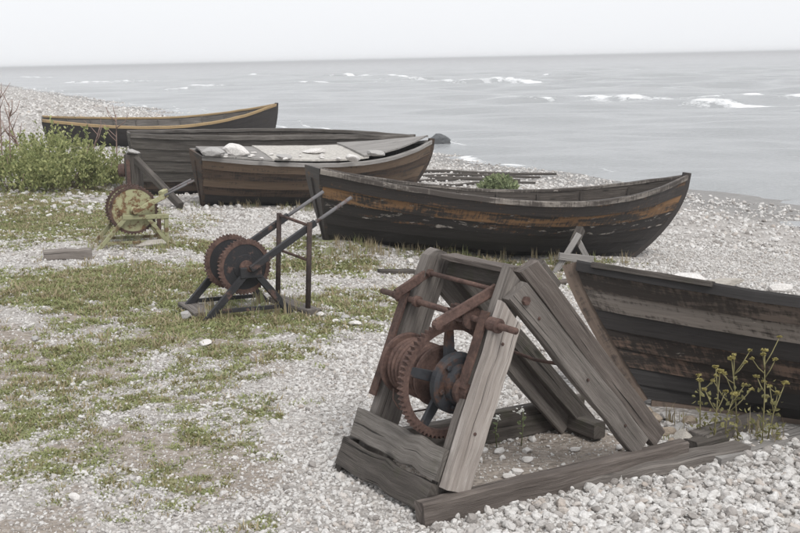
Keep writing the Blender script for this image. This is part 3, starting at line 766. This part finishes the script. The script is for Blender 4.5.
# ================================================================== BLACK STEEL WINCH (middle)
MG = frame_matrix((-1.376, 7.09, -.073), math.radians(32), -.064)
wg = thing('steel_winch', 'black steel winch with twin rusty toothed discs and long crank arms', 'winch', MG, group='boat winches on the beach')
gc = (.328, .357)
for u in (0., -.43):
    beam('leg', (u, -.005, -.02), (u, .30, .315), (1, 0, 0), .03, .05, IRON, wg, n=4, wob=.0015)
    beam('leg', (u, .69, -.02), (u, .385, .315), (1, 0, 0), .03, .05, IRON, wg, n=4, wob=.0015)
    beam('bearing_plate', (u+.002, .26, .325), (u+.002, .42, .325), (0, 0, 1), .075, .04, IRON, wg, n=2, wob=.001)
    beam('foot_bar', (u-.002, .10, .06), (u-.002, .585, .06), (0, 0, 1), .03, .02, IRON, wg, n=3, wob=.001)
for u in (-.075, -.335):
    g_ = gear_ring('toothed_disc', u-.014, u+.014, gc, .165, .193, .205, 46, RUST, wg)
    lathe('disc_plate', [(u-.009, .02), (u-.009, .168), (u+.009, .168), (u+.009, .09), (u+.014, .088), (u+.016, .02)], gc, IRON, g_, 44)
lathe('drum', [(-.318, .06), (-.318, .1), (-.09, .1), (-.09, .06)], gc, RUST_D, wg, 30, False)
lathe('axle', [(-.47, .018), (-.465, .022), (.035, .022), (.04, .018)], gc, RUST_D, wg, 18)
lathe('hub', [(-.058, .045), (-.05, .05), (-.03, .05), (-.026, .03)], gc, RUST, wg, 20)
for u, a in ((.045, 0), (-.40, .0)):
    beam('crank_arm', (u, gc[0]-.005, gc[1]), (u, .83, .672), (0, -.55, .83), .048, .03, IRON, wg, n=4, wob=.001)
    tube('crank_handle', [(u, .80, .654), (u, 1.13, .85)], .0135, rust('grey_pipe', base=(.15, .145, .15), cover=.3), wg, 10)
for u, v_, t_ in ((.075, .77, .68), (-.36, .735, .70)):
    tube('stand_post', [(u, v_, -.04), (u, v_, t_)], .0195, rust('dark_post', (.028, .022, .021), (.05, .037, .034), (.09, .06, .05)), wg, 10)
tube('stand_rail', [(.075, .768, .655), (-.36, .737, .685)], .012, RUST_D, wg, 8)
tube('stand_rail', [(.075, .768, .40), (-.36, .737, .42)], .011, RUST_D, wg, 8)
pl = thing('timber', 'grey plank lying under the posts of the black steel winch', 'timber', MG)
beam('plank', (.14, .79, .02), (-.42, .75, .025), (0, 1, 0), .12, .05, W_GREY, pl, n=4)

# ================================================================== GREEN WINCH (back left)
MH = frame_matrix((-2.931, 10.058, -.063), math.radians(24), -.045)
wh = thing('steel_winch', 'green painted winch with large rusty toothed disc near the shrub', 'winch', MH, group='boat winches on the beach')
hc = (.335, .365)
for u in (0., -.36):
    beam('leg', (u, -.03, -.02), (u, .245, .295), (1, 0, 0), .03, .04, GREENB, wh, n=3, wob=.001)
    beam('leg', (u, .70, -.02), (u, .46, .295), (1, 0, 0), .03, .04, GREENB, wh, n=3, wob=.001)
    beam('top_bar', (u+.003, .215, .302), (u+.003, .665, .302), (0, 0, 1), .045, .036, GREENB, wh, n=2, wob=.001)
    beam('foot_bar', (u-.003, .06, .05), (u-.003, .63, .05), (0, 0, 1), .03, .025, GREENB, wh, n=3, wob=.001)
    beam('leg', (u-.004, .645, -.02), (u-.004, .645, .29), (1, 0, 0), .03, .04, RUST if u < 0 else GREENB, wh, n=2, wob=.001)
for u in (-.07, -.29):
    g_ = gear_ring('toothed_disc', u-.016, u+.016, hc, .212, .232, .246, 44, RUST_D, wh)
    lathe('disc_plate', [(u-.011, .02), (u-.011, .215), (u+.011, .215), (u+.011, .02)], hc, GREENP, g_, 44)
lathe('drum', [(-.272, .06), (-.272, .1), (-.09, .1), (-.09, .06)], hc, RUST_D, wh, 30)
lathe('hub', [(-.05, .035), (-.05, .04), (.0, .04), (.03, .03), (.032, .01)], hc, GREENP, wh, 20)
beam('crank_arm', (.045, hc[0]-.02, hc[1]-.01), (.045, .62, .51), (0, -.45, .9), .05, .03, GREENP, wh, n=3, wob=.001)
beam('crank_head', (.045, .585, .515), (-.02, .65, .535), (0, 0, 1), .085, .05, GREENP, wh, n=3, wob=.001)
for u, dv in ((.05, .0), (-.045, -.01)):
    tube('crank_handle', [(u, .60+dv, .505), (u, .92+dv, .66)], .0115, rust('grey_pipe'), wh, 8)
lathe('axle', [(-.39, .018), (-.385, .022), (.05, .022), (.052, .018)], hc, RUST_D, wh, 16)

# ================================================================== POST WITH BRACE (old winch post, back left)
pf = ground(136, 199)
ps = thing('winch_post', 'short wooden winch post with capping stone and slanting brace behind the green winch', 'post', loc=tuple(pf))
beam('post', (0, 0, -.1), (.0, 0, .62), (1, 0, 0), .21, .19, W_DARK, ps, n=5)
c_ = ground(181, 210)-pf
beam('brace', (.06, -.08, .55), (c_[0], c_[1], .01), (0, 0, 1), .095, .08, W_DARK, ps, n=6)
lathe('roller', [(-.20, .03), (-.20, .085), (-.185, .09), (-.125, .09), (-.112, .085), (-.112, .03)], (0, .40), RUST_D, ps, 20)
beam('iron_strap', (-.05, -.102, .12), (-.05, -.102, .55), (1, 0, 0), .05, .012, RUST, ps, n=3, wob=.001)
stone(pf+np.array([0, 0, .60]), .30, ST_G, 'flat pale stone lying on top of the winch post', None, .42, sink=.1)

# ================================================================== TRESTLE by boat D
ta = aty(579, 234, 10.12); tb = aty(555, 270, 10.0); tc = aty(592, 264, 10.16)
base = np.array([(tb[0]+tc[0])/2, (tb[1]+tc[1])/2, (tb[2]+tc[2])/2])
tr = thing('trestle', 'small grey wooden trestle leaning on the tarred boat', 'trestle', loc=tuple(base))
tb[2] -= .03; tc[2] -= .03
beam('leg', tb-base, ta-base+[.0, 0, .0], (1, 0, .3), .06, .05, W_SILVER, tr, n=4)
beam('leg', tc-base, ta-base+[-.035, .055, -.02], (1, 0, -.3), .06, .05, W_SILVER, tr, n=4)
m0, m1 = aty(559, 256, 9.98), aty(593, 259.5, 10.10)
beam('crossbar', m0-base, m1-base, (0, 0, 1), .07, .03, W_SILVER, tr, n=4)
beam('head_block', ta-base+[-.05, .0, -.10], ta-base+[.035, .12, .03], (0, 0, 1), .085, .08, W_DARK, tr, n=3)

# ================================================================== LOOSE TIMBERS AND POLES
def timber(a, c, wd_, th, mat, label, lift=.0, n=7, wdir=(0, 0, 1), name='timber'):
    a, c = V(a), V(c); m = (a+c)/2; base = np.array([m[0], m[1], gz(m[0], m[1])])
    t_ = thing(name, label, 'timber', loc=tuple(base))
    beam('shaft', a-base+[0, 0, lift], c-base+[0, 0, lift], wdir, wd_, th, mat, t_, n=n, wob=.003); return t_
timber(ground(562, 488), ground(742, 451), .05, .11, W_GREY, 'grey plank lying on the shingle along the outside of the winch sill', .012)
timber(ground(697, 446), ground(812, 409), .07, .11, W_GREY, 'grey slipway plank running under the bow of the dark heeled boat', .03)
timber(ground(712, 463), ground(830, 428), .05, .10, W_SILVER, 'pale slipway plank half buried in shingle at the right edge', .012)
timber(ground(690, 452), ground(722, 444), .06, .09, W_DARK, 'short dark block at the end of the winch sill', .03, 2)
timber(ground(44, 260), ground(92, 258), .10, .09, wood('wood_block', (.16, .14, .125), (.27, .245, .225), (.36, .335, .31)), 'pale wooden beam lying on turf left of the green winch', .045)
timber(ground(379, 273), ground(416, 273), .035, .09, W_DARK, 'short dark plank behind the wooden winch', .015)
timber(ground(528, 284), ground(572, 284), .035, .06, W_BROWN, 'brown stick lying between the wooden winch and the trestle', .02)
timber(ground(186, 307), ground(203, 318), .05, .12, W_GREY, 'short grey board under the front feet of the black steel winch', .02, 2)
for a, c, r_, lb in [((424, 172.5), (556, 177), .04, 'long dark pole farthest from camera beyond the tarred boat'), ((420, 177), (540, 180.5), .034, 'dark pole second from the far side beyond the tarred boat'),
                 ((417, 182), (500, 182.5), .036, 'short grey pole beside the bow of the board-covered boat'), ((440, 186), (535, 186), .03, 'thin pole closest to the tarred boat on the shingle'), ((428, 179), (520, 184), .04, 'thin slanting pole lying across the others beyond the tarred boat')]:
    pa, pc = ground(*a), ground(*c); n_ = 7; pts = []
    base = (pa+pc)/2; base[2] = gz(base[0], base[1])
    for i in range(n_):
        f = i/(n_-1); q = pa+(pc-pa)*f; q[2] = gz(q[0], q[1])+r_*.8+.05*(f-.2); pts.append(q-base+np.array([0, rnd.gauss(0, .02), 0]))
    o = tube('pole', pts, list(np.linspace(r_, r_*.75, n_)), W_DARK, None, 9); o.location = base; tag(o, lb, 'pole', 'poles lying on the shingle')

# ================================================================== PLANTS
def leafcloud(name, center_fn, N, size, mat, parent, up=.35, seed=1):
    r = np.random.default_rng(seed); vs_ = np.zeros((N*6, 3)); fs = []
    for i in range(N):
        p = center_fn(r); d = r.normal(size=3); d[2] = abs(d[2])*.6+up*.5; d = unit(d); s = np.cross(d, r.normal(size=3)); s = unit(s); nn = np.cross(d, s)
        l = size*(.6+.8*r.random()); wv = l*.36; k = i*6
        vs_[k:k+6] = [p, p+d*l*.35+s*wv*.8+nn*wv*.3, p+d*l*.75+s*wv*.55+nn*wv*.12, p+d*l-nn*l*.1, p+d*l*.75-s*wv*.55+nn*wv*.12, p+d*l*.35-s*wv*.8+nn*wv*.3]
        fs += [(k, k+1, k+2, k+3), (k, k+3, k+4, k+5)]
    return link(name, mesh(name, vs_, fs), mat, parent)
LF = leafmat('leaf_green', (.17, .205, .075), (.42, .43, .2)); LF2 = leafmat('leaf_yellow_green', (.17, .165, .07), (.30, .28, .13)); LFD = leafmat('leaf_small', (.16, .20, .10), (.29, .33, .18))
STK = plain('dry_stalk', (.26, .185, .16), .85); STG = plain('green_stalk', (.22, .20, .10), .8); UMB = leafmat('umbel_yellow', (.30, .26, .09), (.44, .39, .17)); WHT = leafmat('petal_white', (.72, .72, .68), (.82, .82, .78))
def shrub(px, py, rx, ry, h, N, label, seed, lean=0):
    p = ground(px, py); t_ = thing('shrub', label, 'shrub', loc=tuple(p), group='leafy shrubs at the left')
    r0 = np.random.default_rng(seed)
    K = 18; cl = [(r0.uniform(-1, 1)*rx*.85, r0.uniform(-1, 1)*ry*.8, h*r0.uniform(.03, .88)**1.15, rx*r0.uniform(.2, .38)) for _ in range(K)]
    SHT = [(r0.uniform(-1, 1)*rx, r0.uniform(-1, 1)*ry, r0.normal()*.16, r0.normal()*.12, h*r0.uniform(.5, 1.3)) for _ in range(46)]
    def cf(r):
        if r.random() < .42:
            c = cl[r.integers(K)]; q = r.normal(size=3); q = unit(q)*c[3]*r.random()**.4
            return np.array([c[0]+q[0], c[1]+q[1], max(.02, c[2]*.72+q[2]*.7)])
        x0, y0, dx, dy, hh = SHT[r.integers(46)]; f = r.random()**.75; e = .045*(1.15-f)
        return np.array([x0+dx*f*f+r.normal()*e, y0+dy*f*f+r.normal()*e, hh*f])
    for x0, y0, dx, dy, hh in SHT[:14]: tube('shoot', [(x0, y0, -.02), (x0+dx*.25, y0+dy*.25, hh*.5), (x0+dx, y0+dy, hh)], [.006, .004, .002], STG, t_, 4)
    leafcloud('crown', cf, N, .05, LF, t_, 1.4, seed=seed)
    for c in cl[:9]:
        tube('stem', [(c[0]*.3, c[1]*.3, -.03), (c[0]*.7, c[1]*.7, c[2]*.5), (c[0], c[1], c[2]+.08)], [.007, .005, .003], STK, t_, 5)
    return t_
shrub(14, 191, .75, .6, .66, 5200, 'wide leafy green shrub at the left edge of the beach', 3)
shrub(62, 188, .62, .55, .68, 5000, 'bushy green shrub in front of the yellow-railed boat', 4)
shrub(103, 184, .42, .45, .52, 2600, 'small green shrub beside the grey weathered boat', 5)
shrub(40, 172, .6, .5, .7, 2200, 'leafy shrub farthest back at the stern of the yellow-railed boat', 8)
# tall dead stalks rising from the shrubs
for px, py, h, lean, lb in [(12, 188, 1.25, .06, 'tall dry branching stalk at the left edge'), (30, 186, 1.15, -.28, 'leaning dry stalk just right of the left-edge stalk'), (88, 180, .85, .25, 'dry branching stalk beside the stern of the yellow-railed boat'), (118, 182, 1.1, .04, 'thin dry stalk in front of the grey boat stern'), (4, 183, 1.45, .05, 'tallest dry stalk at the extreme left edge')]:
    p = ground(px, py); t_ = thing('dry_stalk', lb, 'stalk', loc=tuple(p), group='dead stalks among the shrubs')
    mpts = [(0, 0, 0), (lean*.3, 0, h*.4), (lean*.7, .02, h*.75), (lean, .03, h)]
    tube('stem', mpts, [.015, .012, .009, .005], STK, t_, 5)
    for k in range(7):
        f = rnd.uniform(.35, .95); b0 = V(mpts[1])+(V(mpts[3])-V(mpts[1]))*(f-.3)/.7; dx = rnd.uniform(-.25, .25)
        tube('twig', [b0, b0+[dx*.6, rnd.uniform(-.1, .1), .10], b0+[dx, rnd.uniform(-.1, .1), .24]], [.009, .006, .004], STK, t_, 4)
# small shrub behind boat D
p = ground(498, 192); t_ = thing('shrub', 'small round green bush on the shingle between the poles', 'shrub', loc=tuple(p))
leafcloud('crown', lambda r: (lambda q: np.array([q[0]*.36, q[1]*.28, .03+abs(q[2])*.27]))(unit(r.normal(size=3))*r.random()**.45), 1300, .075, LFD, t_, .9, seed=9)
for k in range(6): tube('stem', [(0, 0, -.02), (rnd.uniform(-.3, .3), rnd.uniform(-.2, .2), .33)], [.01, .004], STK, t_, 4)
# yellow umbel plants in front of boat E
def umbel_plant(px, py, hpx, dxpx, label, seed, nb=4):
    r = random.Random(seed); p = ground(px, py); dep = float((p-CAMP)@FW); h = hpx*dep/F*1.04; lx = dxpx*dep/F
    t_ = thing('wild_parsnip', label, 'plant', loc=tuple(p), group='yellow umbel plants by the dark boat')
    top = V((lx, 0, h)); mid = V((lx*.35, r.uniform(-.02, .02), h*.55))
    tube('stem', [(0, 0, -.02), mid, top], [.004, .003, .002], STG, t_, 6)
    def umb(c, rad, n=9):
        vs_, fs = [], []
        for i in range(n*7):
            a = r.uniform(0, 6.28); q = rad*math.sqrt(r.random()); s = r.uniform(.0035, .0075); z = rad*.25*(1-(q/rad)**2)+r.uniform(-.004, .004)
            cx, cy, cz = c[0]+q*math.cos(a), c[1]+q*math.sin(a), c[2]+z; tt = r.uniform(0, 3); k = len(vs_); dz = r.uniform(-s, s)
            vs_ += [(cx+s*math.cos(tt), cy+s*math.sin(tt), cz+dz), (cx-s*math.sin(tt), cy+s*math.cos(tt), cz), (cx-s*math.cos(tt), cy-s*math.sin(tt), cz-dz), (cx+s*math.sin(tt), cy-s*math.cos(tt), cz)]
            fs.append((k, k+1, k+2, k+3))
        link('flower_head', mesh('flower_head', vs_, fs), UMB, t_)
    umb(top, .017)
    for k in range(nb):
        f = r.uniform(.35, .85); b0 = V((0, 0, 0))*(1-f)+(mid+(top-mid)*max(0, (f-.5)*2) if f > .5 else mid*f*2)
        e = b0+[r.uniform(-.09, .09), r.uniform(-.05, .05), r.uniform(.06, .14)]
        tube('branch', [b0, (b0+e)/2+[0, 0, -.008], e], [.003, .0026, .002], STG, t_, 5); umb(e, r.uniform(.008, .015), 5)
    leafcloud('leaves', lambda g: mid*(g.random()*1.15)+g.normal(size=3)*np.array([.035, .03, .03])+[0, 0, .02], 40, .024, LF2, t_, .5, seed)
for a in [(713, 446, 75, 4, 'yellow flowering plant at the left of the umbel cluster by the dark boat', 1, 3), (738, 440, 82, -10, 'tallest leafy umbel plant in the middle of the cluster', 2, 5), (762, 446, 95, -2, 'tall yellow umbel plant with pale stem by the dark boat', 3, 5),
          (766, 443, 60, 16, 'umbel plant leaning right at the right of the cluster', 4, 3), (700, 440, 60, -2, 'thin dry plant leftmost beside the dark boat', 5, 2), (724, 444, 50, 8, 'short bushy umbel plant low in the cluster', 6, 4)]: umbel_plant(*a)
# little white flowers
def white_flower(px, py, hpx, label, seed):
    r = random.Random(seed); p = ground(px, py); dep = float((p-CAMP)@FW); h = hpx*dep/F*1.03
    t_ = thing('white_flower', label, 'flower', loc=tuple(p), group='small white flowers around the wooden winch')
    tube('stem', [(0, 0, -.01), (r.uniform(-.01, .01), 0, h*.5), (r.uniform(-.012, .012), 0, h)], [.0028, .0024, .0018], plain('grey_green_stalk', (.16, .18, .09), .8), t_, 5)
    vs_, fs = [], []
    for i in range(26):
        c = (r.gauss(0, .010), r.gauss(0, .010), h+r.gauss(0, .007)); s = .0058; tt = r.uniform(0, 3); k = len(vs_)
        vs_ += [(c[0]+s*math.cos(tt), c[1]+s*math.sin(tt), c[2]+r.uniform(-s, s)), (c[0]-s*math.sin(tt), c[1]+s*math.cos(tt), c[2]), (c[0]-s*math.cos(tt), c[1]-s*math.sin(tt), c[2]-.002), (c[0]+s*math.sin(tt), c[1]-s*math.cos(tt), c[2])]; fs.append((k, k+1, k+2, k+3))
    link('petals', mesh('petals', vs_, fs), WHT, t_)
    leafcloud('leaves', lambda g: np.array([g.normal()*.006, g.normal()*.006, g.random()*h*.8]), 9, .022, LFD, t_, .5, seed)
white_flower(497, 448, 32, 'small white flower, left of two inside the winch frame', 1); white_flower(521, 446, 36, 'taller white flower, right of two inside the winch frame', 2)
white_flower(613, 385, 28, 'white flower at the stem post of the dark heeled boat', 3); white_flower(625, 262+20, 0.1+14, 'tiny white flower on shingle near the dark boat', 4)

# ================================================================== SCATTER: gravel and grass (uncountable)
def scatter(name, label, pts, rot, scl, protos, mat_keep=True):
    me = bpy.data.meshes.new(name); me.vertices.add(len(pts)); me.vertices.foreach_set('co', np.asarray(pts, np.float32).ravel())
    for nm, a in (('rot', rot), ('scl', scl)):
        at = me.attributes.new(nm, 'FLOAT_VECTOR', 'POINT'); at.data.foreach_set('vector', np.asarray(a, np.float32).ravel())
    ai = me.attributes.new('pick', 'INT', 'POINT'); ai.data.foreach_set('value', nrng.integers(0, len(protos), len(pts)).astype(np.int32))
    o = link(name, me)
    col = bpy.data.collections.new(name+'_shapes')
    for i, pm in enumerate(protos): col.objects.link(bpy.data.objects.new('%s_shape_%02d' % (name, i), pm))
    ng = bpy.data.node_groups.new(name+'_nodes', 'GeometryNodeTree')
    ng.interface.new_socket('Geometry', in_out='INPUT', socket_type='NodeSocketGeometry'); ng.interface.new_socket('Geometry', in_out='OUTPUT', socket_type='NodeSocketGeometry')
    N = ng.nodes.new; Lk = ng.links.new
    gi, go_ = N('NodeGroupInput'), N('NodeGroupOutput'); ip = N('GeometryNodeInstanceOnPoints'); ci = N('GeometryNodeCollectionInfo')
    ci.inputs[0].default_value = col; ci.inputs['Separate Children'].default_value = True; ci.inputs['Reset Children'].default_value = True
    def na(n_, t_): x = N('GeometryNodeInputNamedAttribute'); x.data_type = t_; x.inputs[0].default_value = n_; return x.outputs[0]
    e2r = N('FunctionNodeEulerToRotation'); Lk(na('rot', 'FLOAT_VECTOR'), e2r.inputs[0])
    Lk(gi.outputs[0], ip.inputs['Points']); Lk(ci.outputs[0], ip.inputs['Instance']); ip.inputs['Pick Instance'].default_value = True
    Lk(na('pick', 'INT'), ip.inputs['Instance Index']); Lk(e2r.outputs[0], ip.inputs['Rotation']); Lk(na('scl', 'FLOAT_VECTOR'), ip.inputs['Scale'])
    Lk(ip.outputs[0], go_.inputs[0])
    md = o.modifiers.new('scatter', 'NODES'); md.node_group = ng
    o['kind'] = 'stuff'; o['label'] = label; return o
def sector(n, r0, r1, powr, half):
    u = nrng.random(n); r = (r0**powr+(r1**powr-r0**powr)*u)**(1/powr); a = nrng.uniform(-half, half, n)
    return r*np.sin(a), r*np.cos(a), r
def in_boat(x, y, marg=.0):
    k = np.zeros(len(x), bool)
    for key, d in BOAT.items():
        m = np.linalg.inv(boat_matrix(d)); q0 = m[0, 0]*x+m[0, 1]*y+m[0, 2]*d['Z']+m[0, 3]; q1 = m[1, 0]*x+m[1, 1]*y+m[1, 2]*d['Z']+m[1, 3]
        s = q0/d['L']; k |= (s > .02) & (s < .9) & (np.abs(q1) < d['B']*.30*np.clip(np.minimum(s+.3, (1-s)*2.2), 0, 1)+marg)
    return k
b = NB('pebble_stone'); r_ = b.n('ShaderNodeObjectInfo').outputs['Random']; p = b.objc()
c1 = b.ramp(r_, [(0., (.25, .23, .215)), (.12, (.42, .395, .375)), (.35, (.60, .585, .565)), (.62, (.70, .685, .665)), (.86, (.78, .77, .755)), (1., (.48, .42, .37))])
nn_ = b.noise(p, 2.2, 5, .65); c1 = b.mix(b.ramp(nn_, [(.35, .5), (.6, 0.)]), c1, (.40, .375, .355))
PEB = b.done(c1, .9, b.bump(nn_, .4, .2), .2)
protos = []
for i in range(10):
    me = stone_mesh('pebble', 2, 300+i, .66+.03*i, .45); me.materials.append(PEB); me.polygons.foreach_set('use_smooth', [i == 0]*len(me.polygons)); protos.append(me)
def gravel(n, r0, r1, s0, s1, powr, thin):
    x, y, r = sector(n, r0, r1, powr, math.radians(30))
    z = gz(x, y); tf_, so_2 = turf(x, y), soil(x, y)
    keep = (nrng.random(n) > tf_*.86) & (nrng.random(n) > so_2*.72) & ~in_boat(x, y) & (z > SEA-.05)
    x, y, z, r = x[keep], y[keep], z[keep], r[keep]
    t_ = nrng.random(len(x)); s = s0*(s1/s0)**(t_**1.7)
    lf = sstep(-.3, -1.6, x-.12*y+.3)*sstep(11, 7, y); s = s*(1-.3*lf)                 # finer stones on the trodden left side
    s = s*(1-.45*sstep(.4, .9, soil(x, y)))
    P_ = np.stack([x, y, z+s*.12], 1)
    R_ = np.stack([nrng.normal(0, .35, len(x)), nrng.normal(0, .35, len(x)), nrng.uniform(0, 6.28, len(x))], 1)
    S_ = (s/2)[:, None]*nrng.uniform(.8, 1.2, (len(x), 3)); return P_, R_, S_
G = [gravel(105000, 2.6, 6.5, .008, .030, 1.6, 0), gravel(3600, 2.6, 6.5, .026, .055, 1.6, 0), gravel(95000, 6.2, 14, .014, .042, 1.4, 0), gravel(60000, 13, 60, .035, .10, 1.1, 0), gravel(26000, 45, 160, .10, .24, .8, 0)]
# a coarser bank of shingle right of the winch
x, y, r = sector(11000, 3.2, 5.2, 2, math.radians(30)); k = (x-.1 > -.02+.0*y) & (soil(x, y) < .3) & (nrng.random(len(x)) < sstep(-.1, .5, x-.55*(y-3.75)))
x, y = x[k], y[k]; s = .012+.046*nrng.random(len(x))**2.2
G.append((np.stack([x, y, gz(x, y)+s*.25], 1), nrng.uniform(-.6, .6, (len(x), 3))+np.array([0, 0, 3]), (s/2)[:, None]*nrng.uniform(.8, 1.25, (len(x), 3))))
scatter('gravel', 'loose pale limestone shingle covering the beach', np.concatenate([g[0] for g in G]), np.concatenate([g[1] for g in G]), np.concatenate([g[2] for g in G]), protos)
def tuft_mesh(seed, n, h, spread, bend, mat):
    r = np.random.default_rng(seed); vs_, fs = [], []
    for i in range(n):
        a = r.uniform(0, 6.28); p = np.array([r.normal()*spread, r.normal()*spread, -.005]); d = np.array([math.cos(a), math.sin(a), 0]); s = np.array([-d[1], d[0], 0]); H_ = h*r.uniform(.5, 1.1); w_ = .0022+.0012*r.random(); bd = bend*r.uniform(.2, 1.2)*H_
        k = len(vs_); m_ = p+d*bd*.3+[0, 0, H_*.6]; t_ = p+d*bd+[0, 0, H_]
        vs_ += [p-s*w_, p+s*w_, m_+s*w_*.8, m_-s*w_*.8, t_]; fs += [(k, k+1, k+2, k+3), (k+3, k+2, k+4)]
    me = mesh('tuft', vs_, fs); me.materials.append(mat); return me
GR = leafmat('grass_green', (.20, .225, .09), (.37, .39, .19)); GD = leafmat('grass_dry', (.27, .22, .13), (.42, .36, .24)); GO = leafmat('grass_olive', (.19, .175, .08), (.30, .265, .14))
tp = [tuft_mesh(i, 22, .013+.004*(i % 3), .017, 1.2, GR) for i in range(6)]+[tuft_mesh(20+i, 18, .02, .014, .9, GO) for i in range(2)]+[tuft_mesh(9, 9, .034, .014, .8, GD)]
x, y, r = sector(210000, 2.7, 17, 1.35, math.radians(30)); tfv = turf(x, y)
k = (nrng.random(len(x)) < tfv**1.25*.8) & ~in_boat(x, y); x, y, r = x[k], y[k], r[k]
s = (.7+.8*nrng.random(len(x)))*(.75+.45*sstep(4, 9, r))
scatter('grass', 'short patchy turf growing through the shingle', np.stack([x, y, gz(x, y)], 1), np.stack([0*x, 0*x, nrng.uniform(0, 6.28, len(x))], 1), np.stack([s*1.3, s*1.3, s], 1), tp)
# taller dry grass along the tarred boat and the winch feet
dp = [tuft_mesh(40+i, 8, .14, .03, .45, GD) for i in range(3)]+[tuft_mesh(50, 10, .13, .03, .4, GR)]
Q = []
for (xa, xb, ya, yb, n) in [(325, 470, 243, 258, 230), (470, 570, 253, 268, 120), (200, 300, 303, 322, 120), (190, 260, 204, 210, 60), (275, 330, 205, 212, 60), (90, 180, 240, 252, 90), (640, 800, 422, 446, 26), (0, 125, 186, 194, 120), (60, 130, 176, 188, 80), (540, 600, 268, 280, 25), (585, 640, 262, 268, 30)]:
    for i in range(int(n*.45)): Q.append(ground(rnd.uniform(xa, xb), rnd.uniform(ya, yb)))
Q = np.array(Q); Q = Q[~in_boat(Q[:, 0], Q[:, 1], -.05)]; s = nrng.uniform(.35, 1.15, len(Q))
scatter('tall_grass', 'thin dry grass standing along the boats and winches', Q, np.stack([0*s, 0*s, nrng.uniform(0, 6.28, len(s))], 1), np.stack([s, s, s], 1), dp)

# ================================================================== HAZE: damp sea air
hv = []
for zz in (-4.3, 2.35):
    for xx, yy in ((-6000, -800), (6000, -800), (6000, 5600), (-6000, 5600)): hv.append((xx, yy, zz))
ho = link('haze', mesh('haze', hv, [(3, 2, 1, 0), (4, 5, 6, 7), (0, 1, 5, 4), (1, 2, 6, 5), (2, 3, 7, 6), (3, 0, 4, 7)]))
hm = bpy.data.materials.new('haze_air'); hm.use_nodes = True; ht = hm.node_tree; ht.nodes.clear()
ov = ht.nodes.new('ShaderNodeOutputMaterial'); pv = ht.nodes.new('ShaderNodeVolumePrincipled')
pv.inputs['Color'].default_value = (.95, .955, .965, 1); pv.inputs['Density'].default_value = .0017; pv.inputs['Anisotropy'].default_value = .2
ht.links.new(pv.outputs[0], ov.inputs['Volume']); ho.data.materials.append(hm)
ho['kind'] = 'stuff'; ho['label'] = 'thin damp haze over beach and sea'
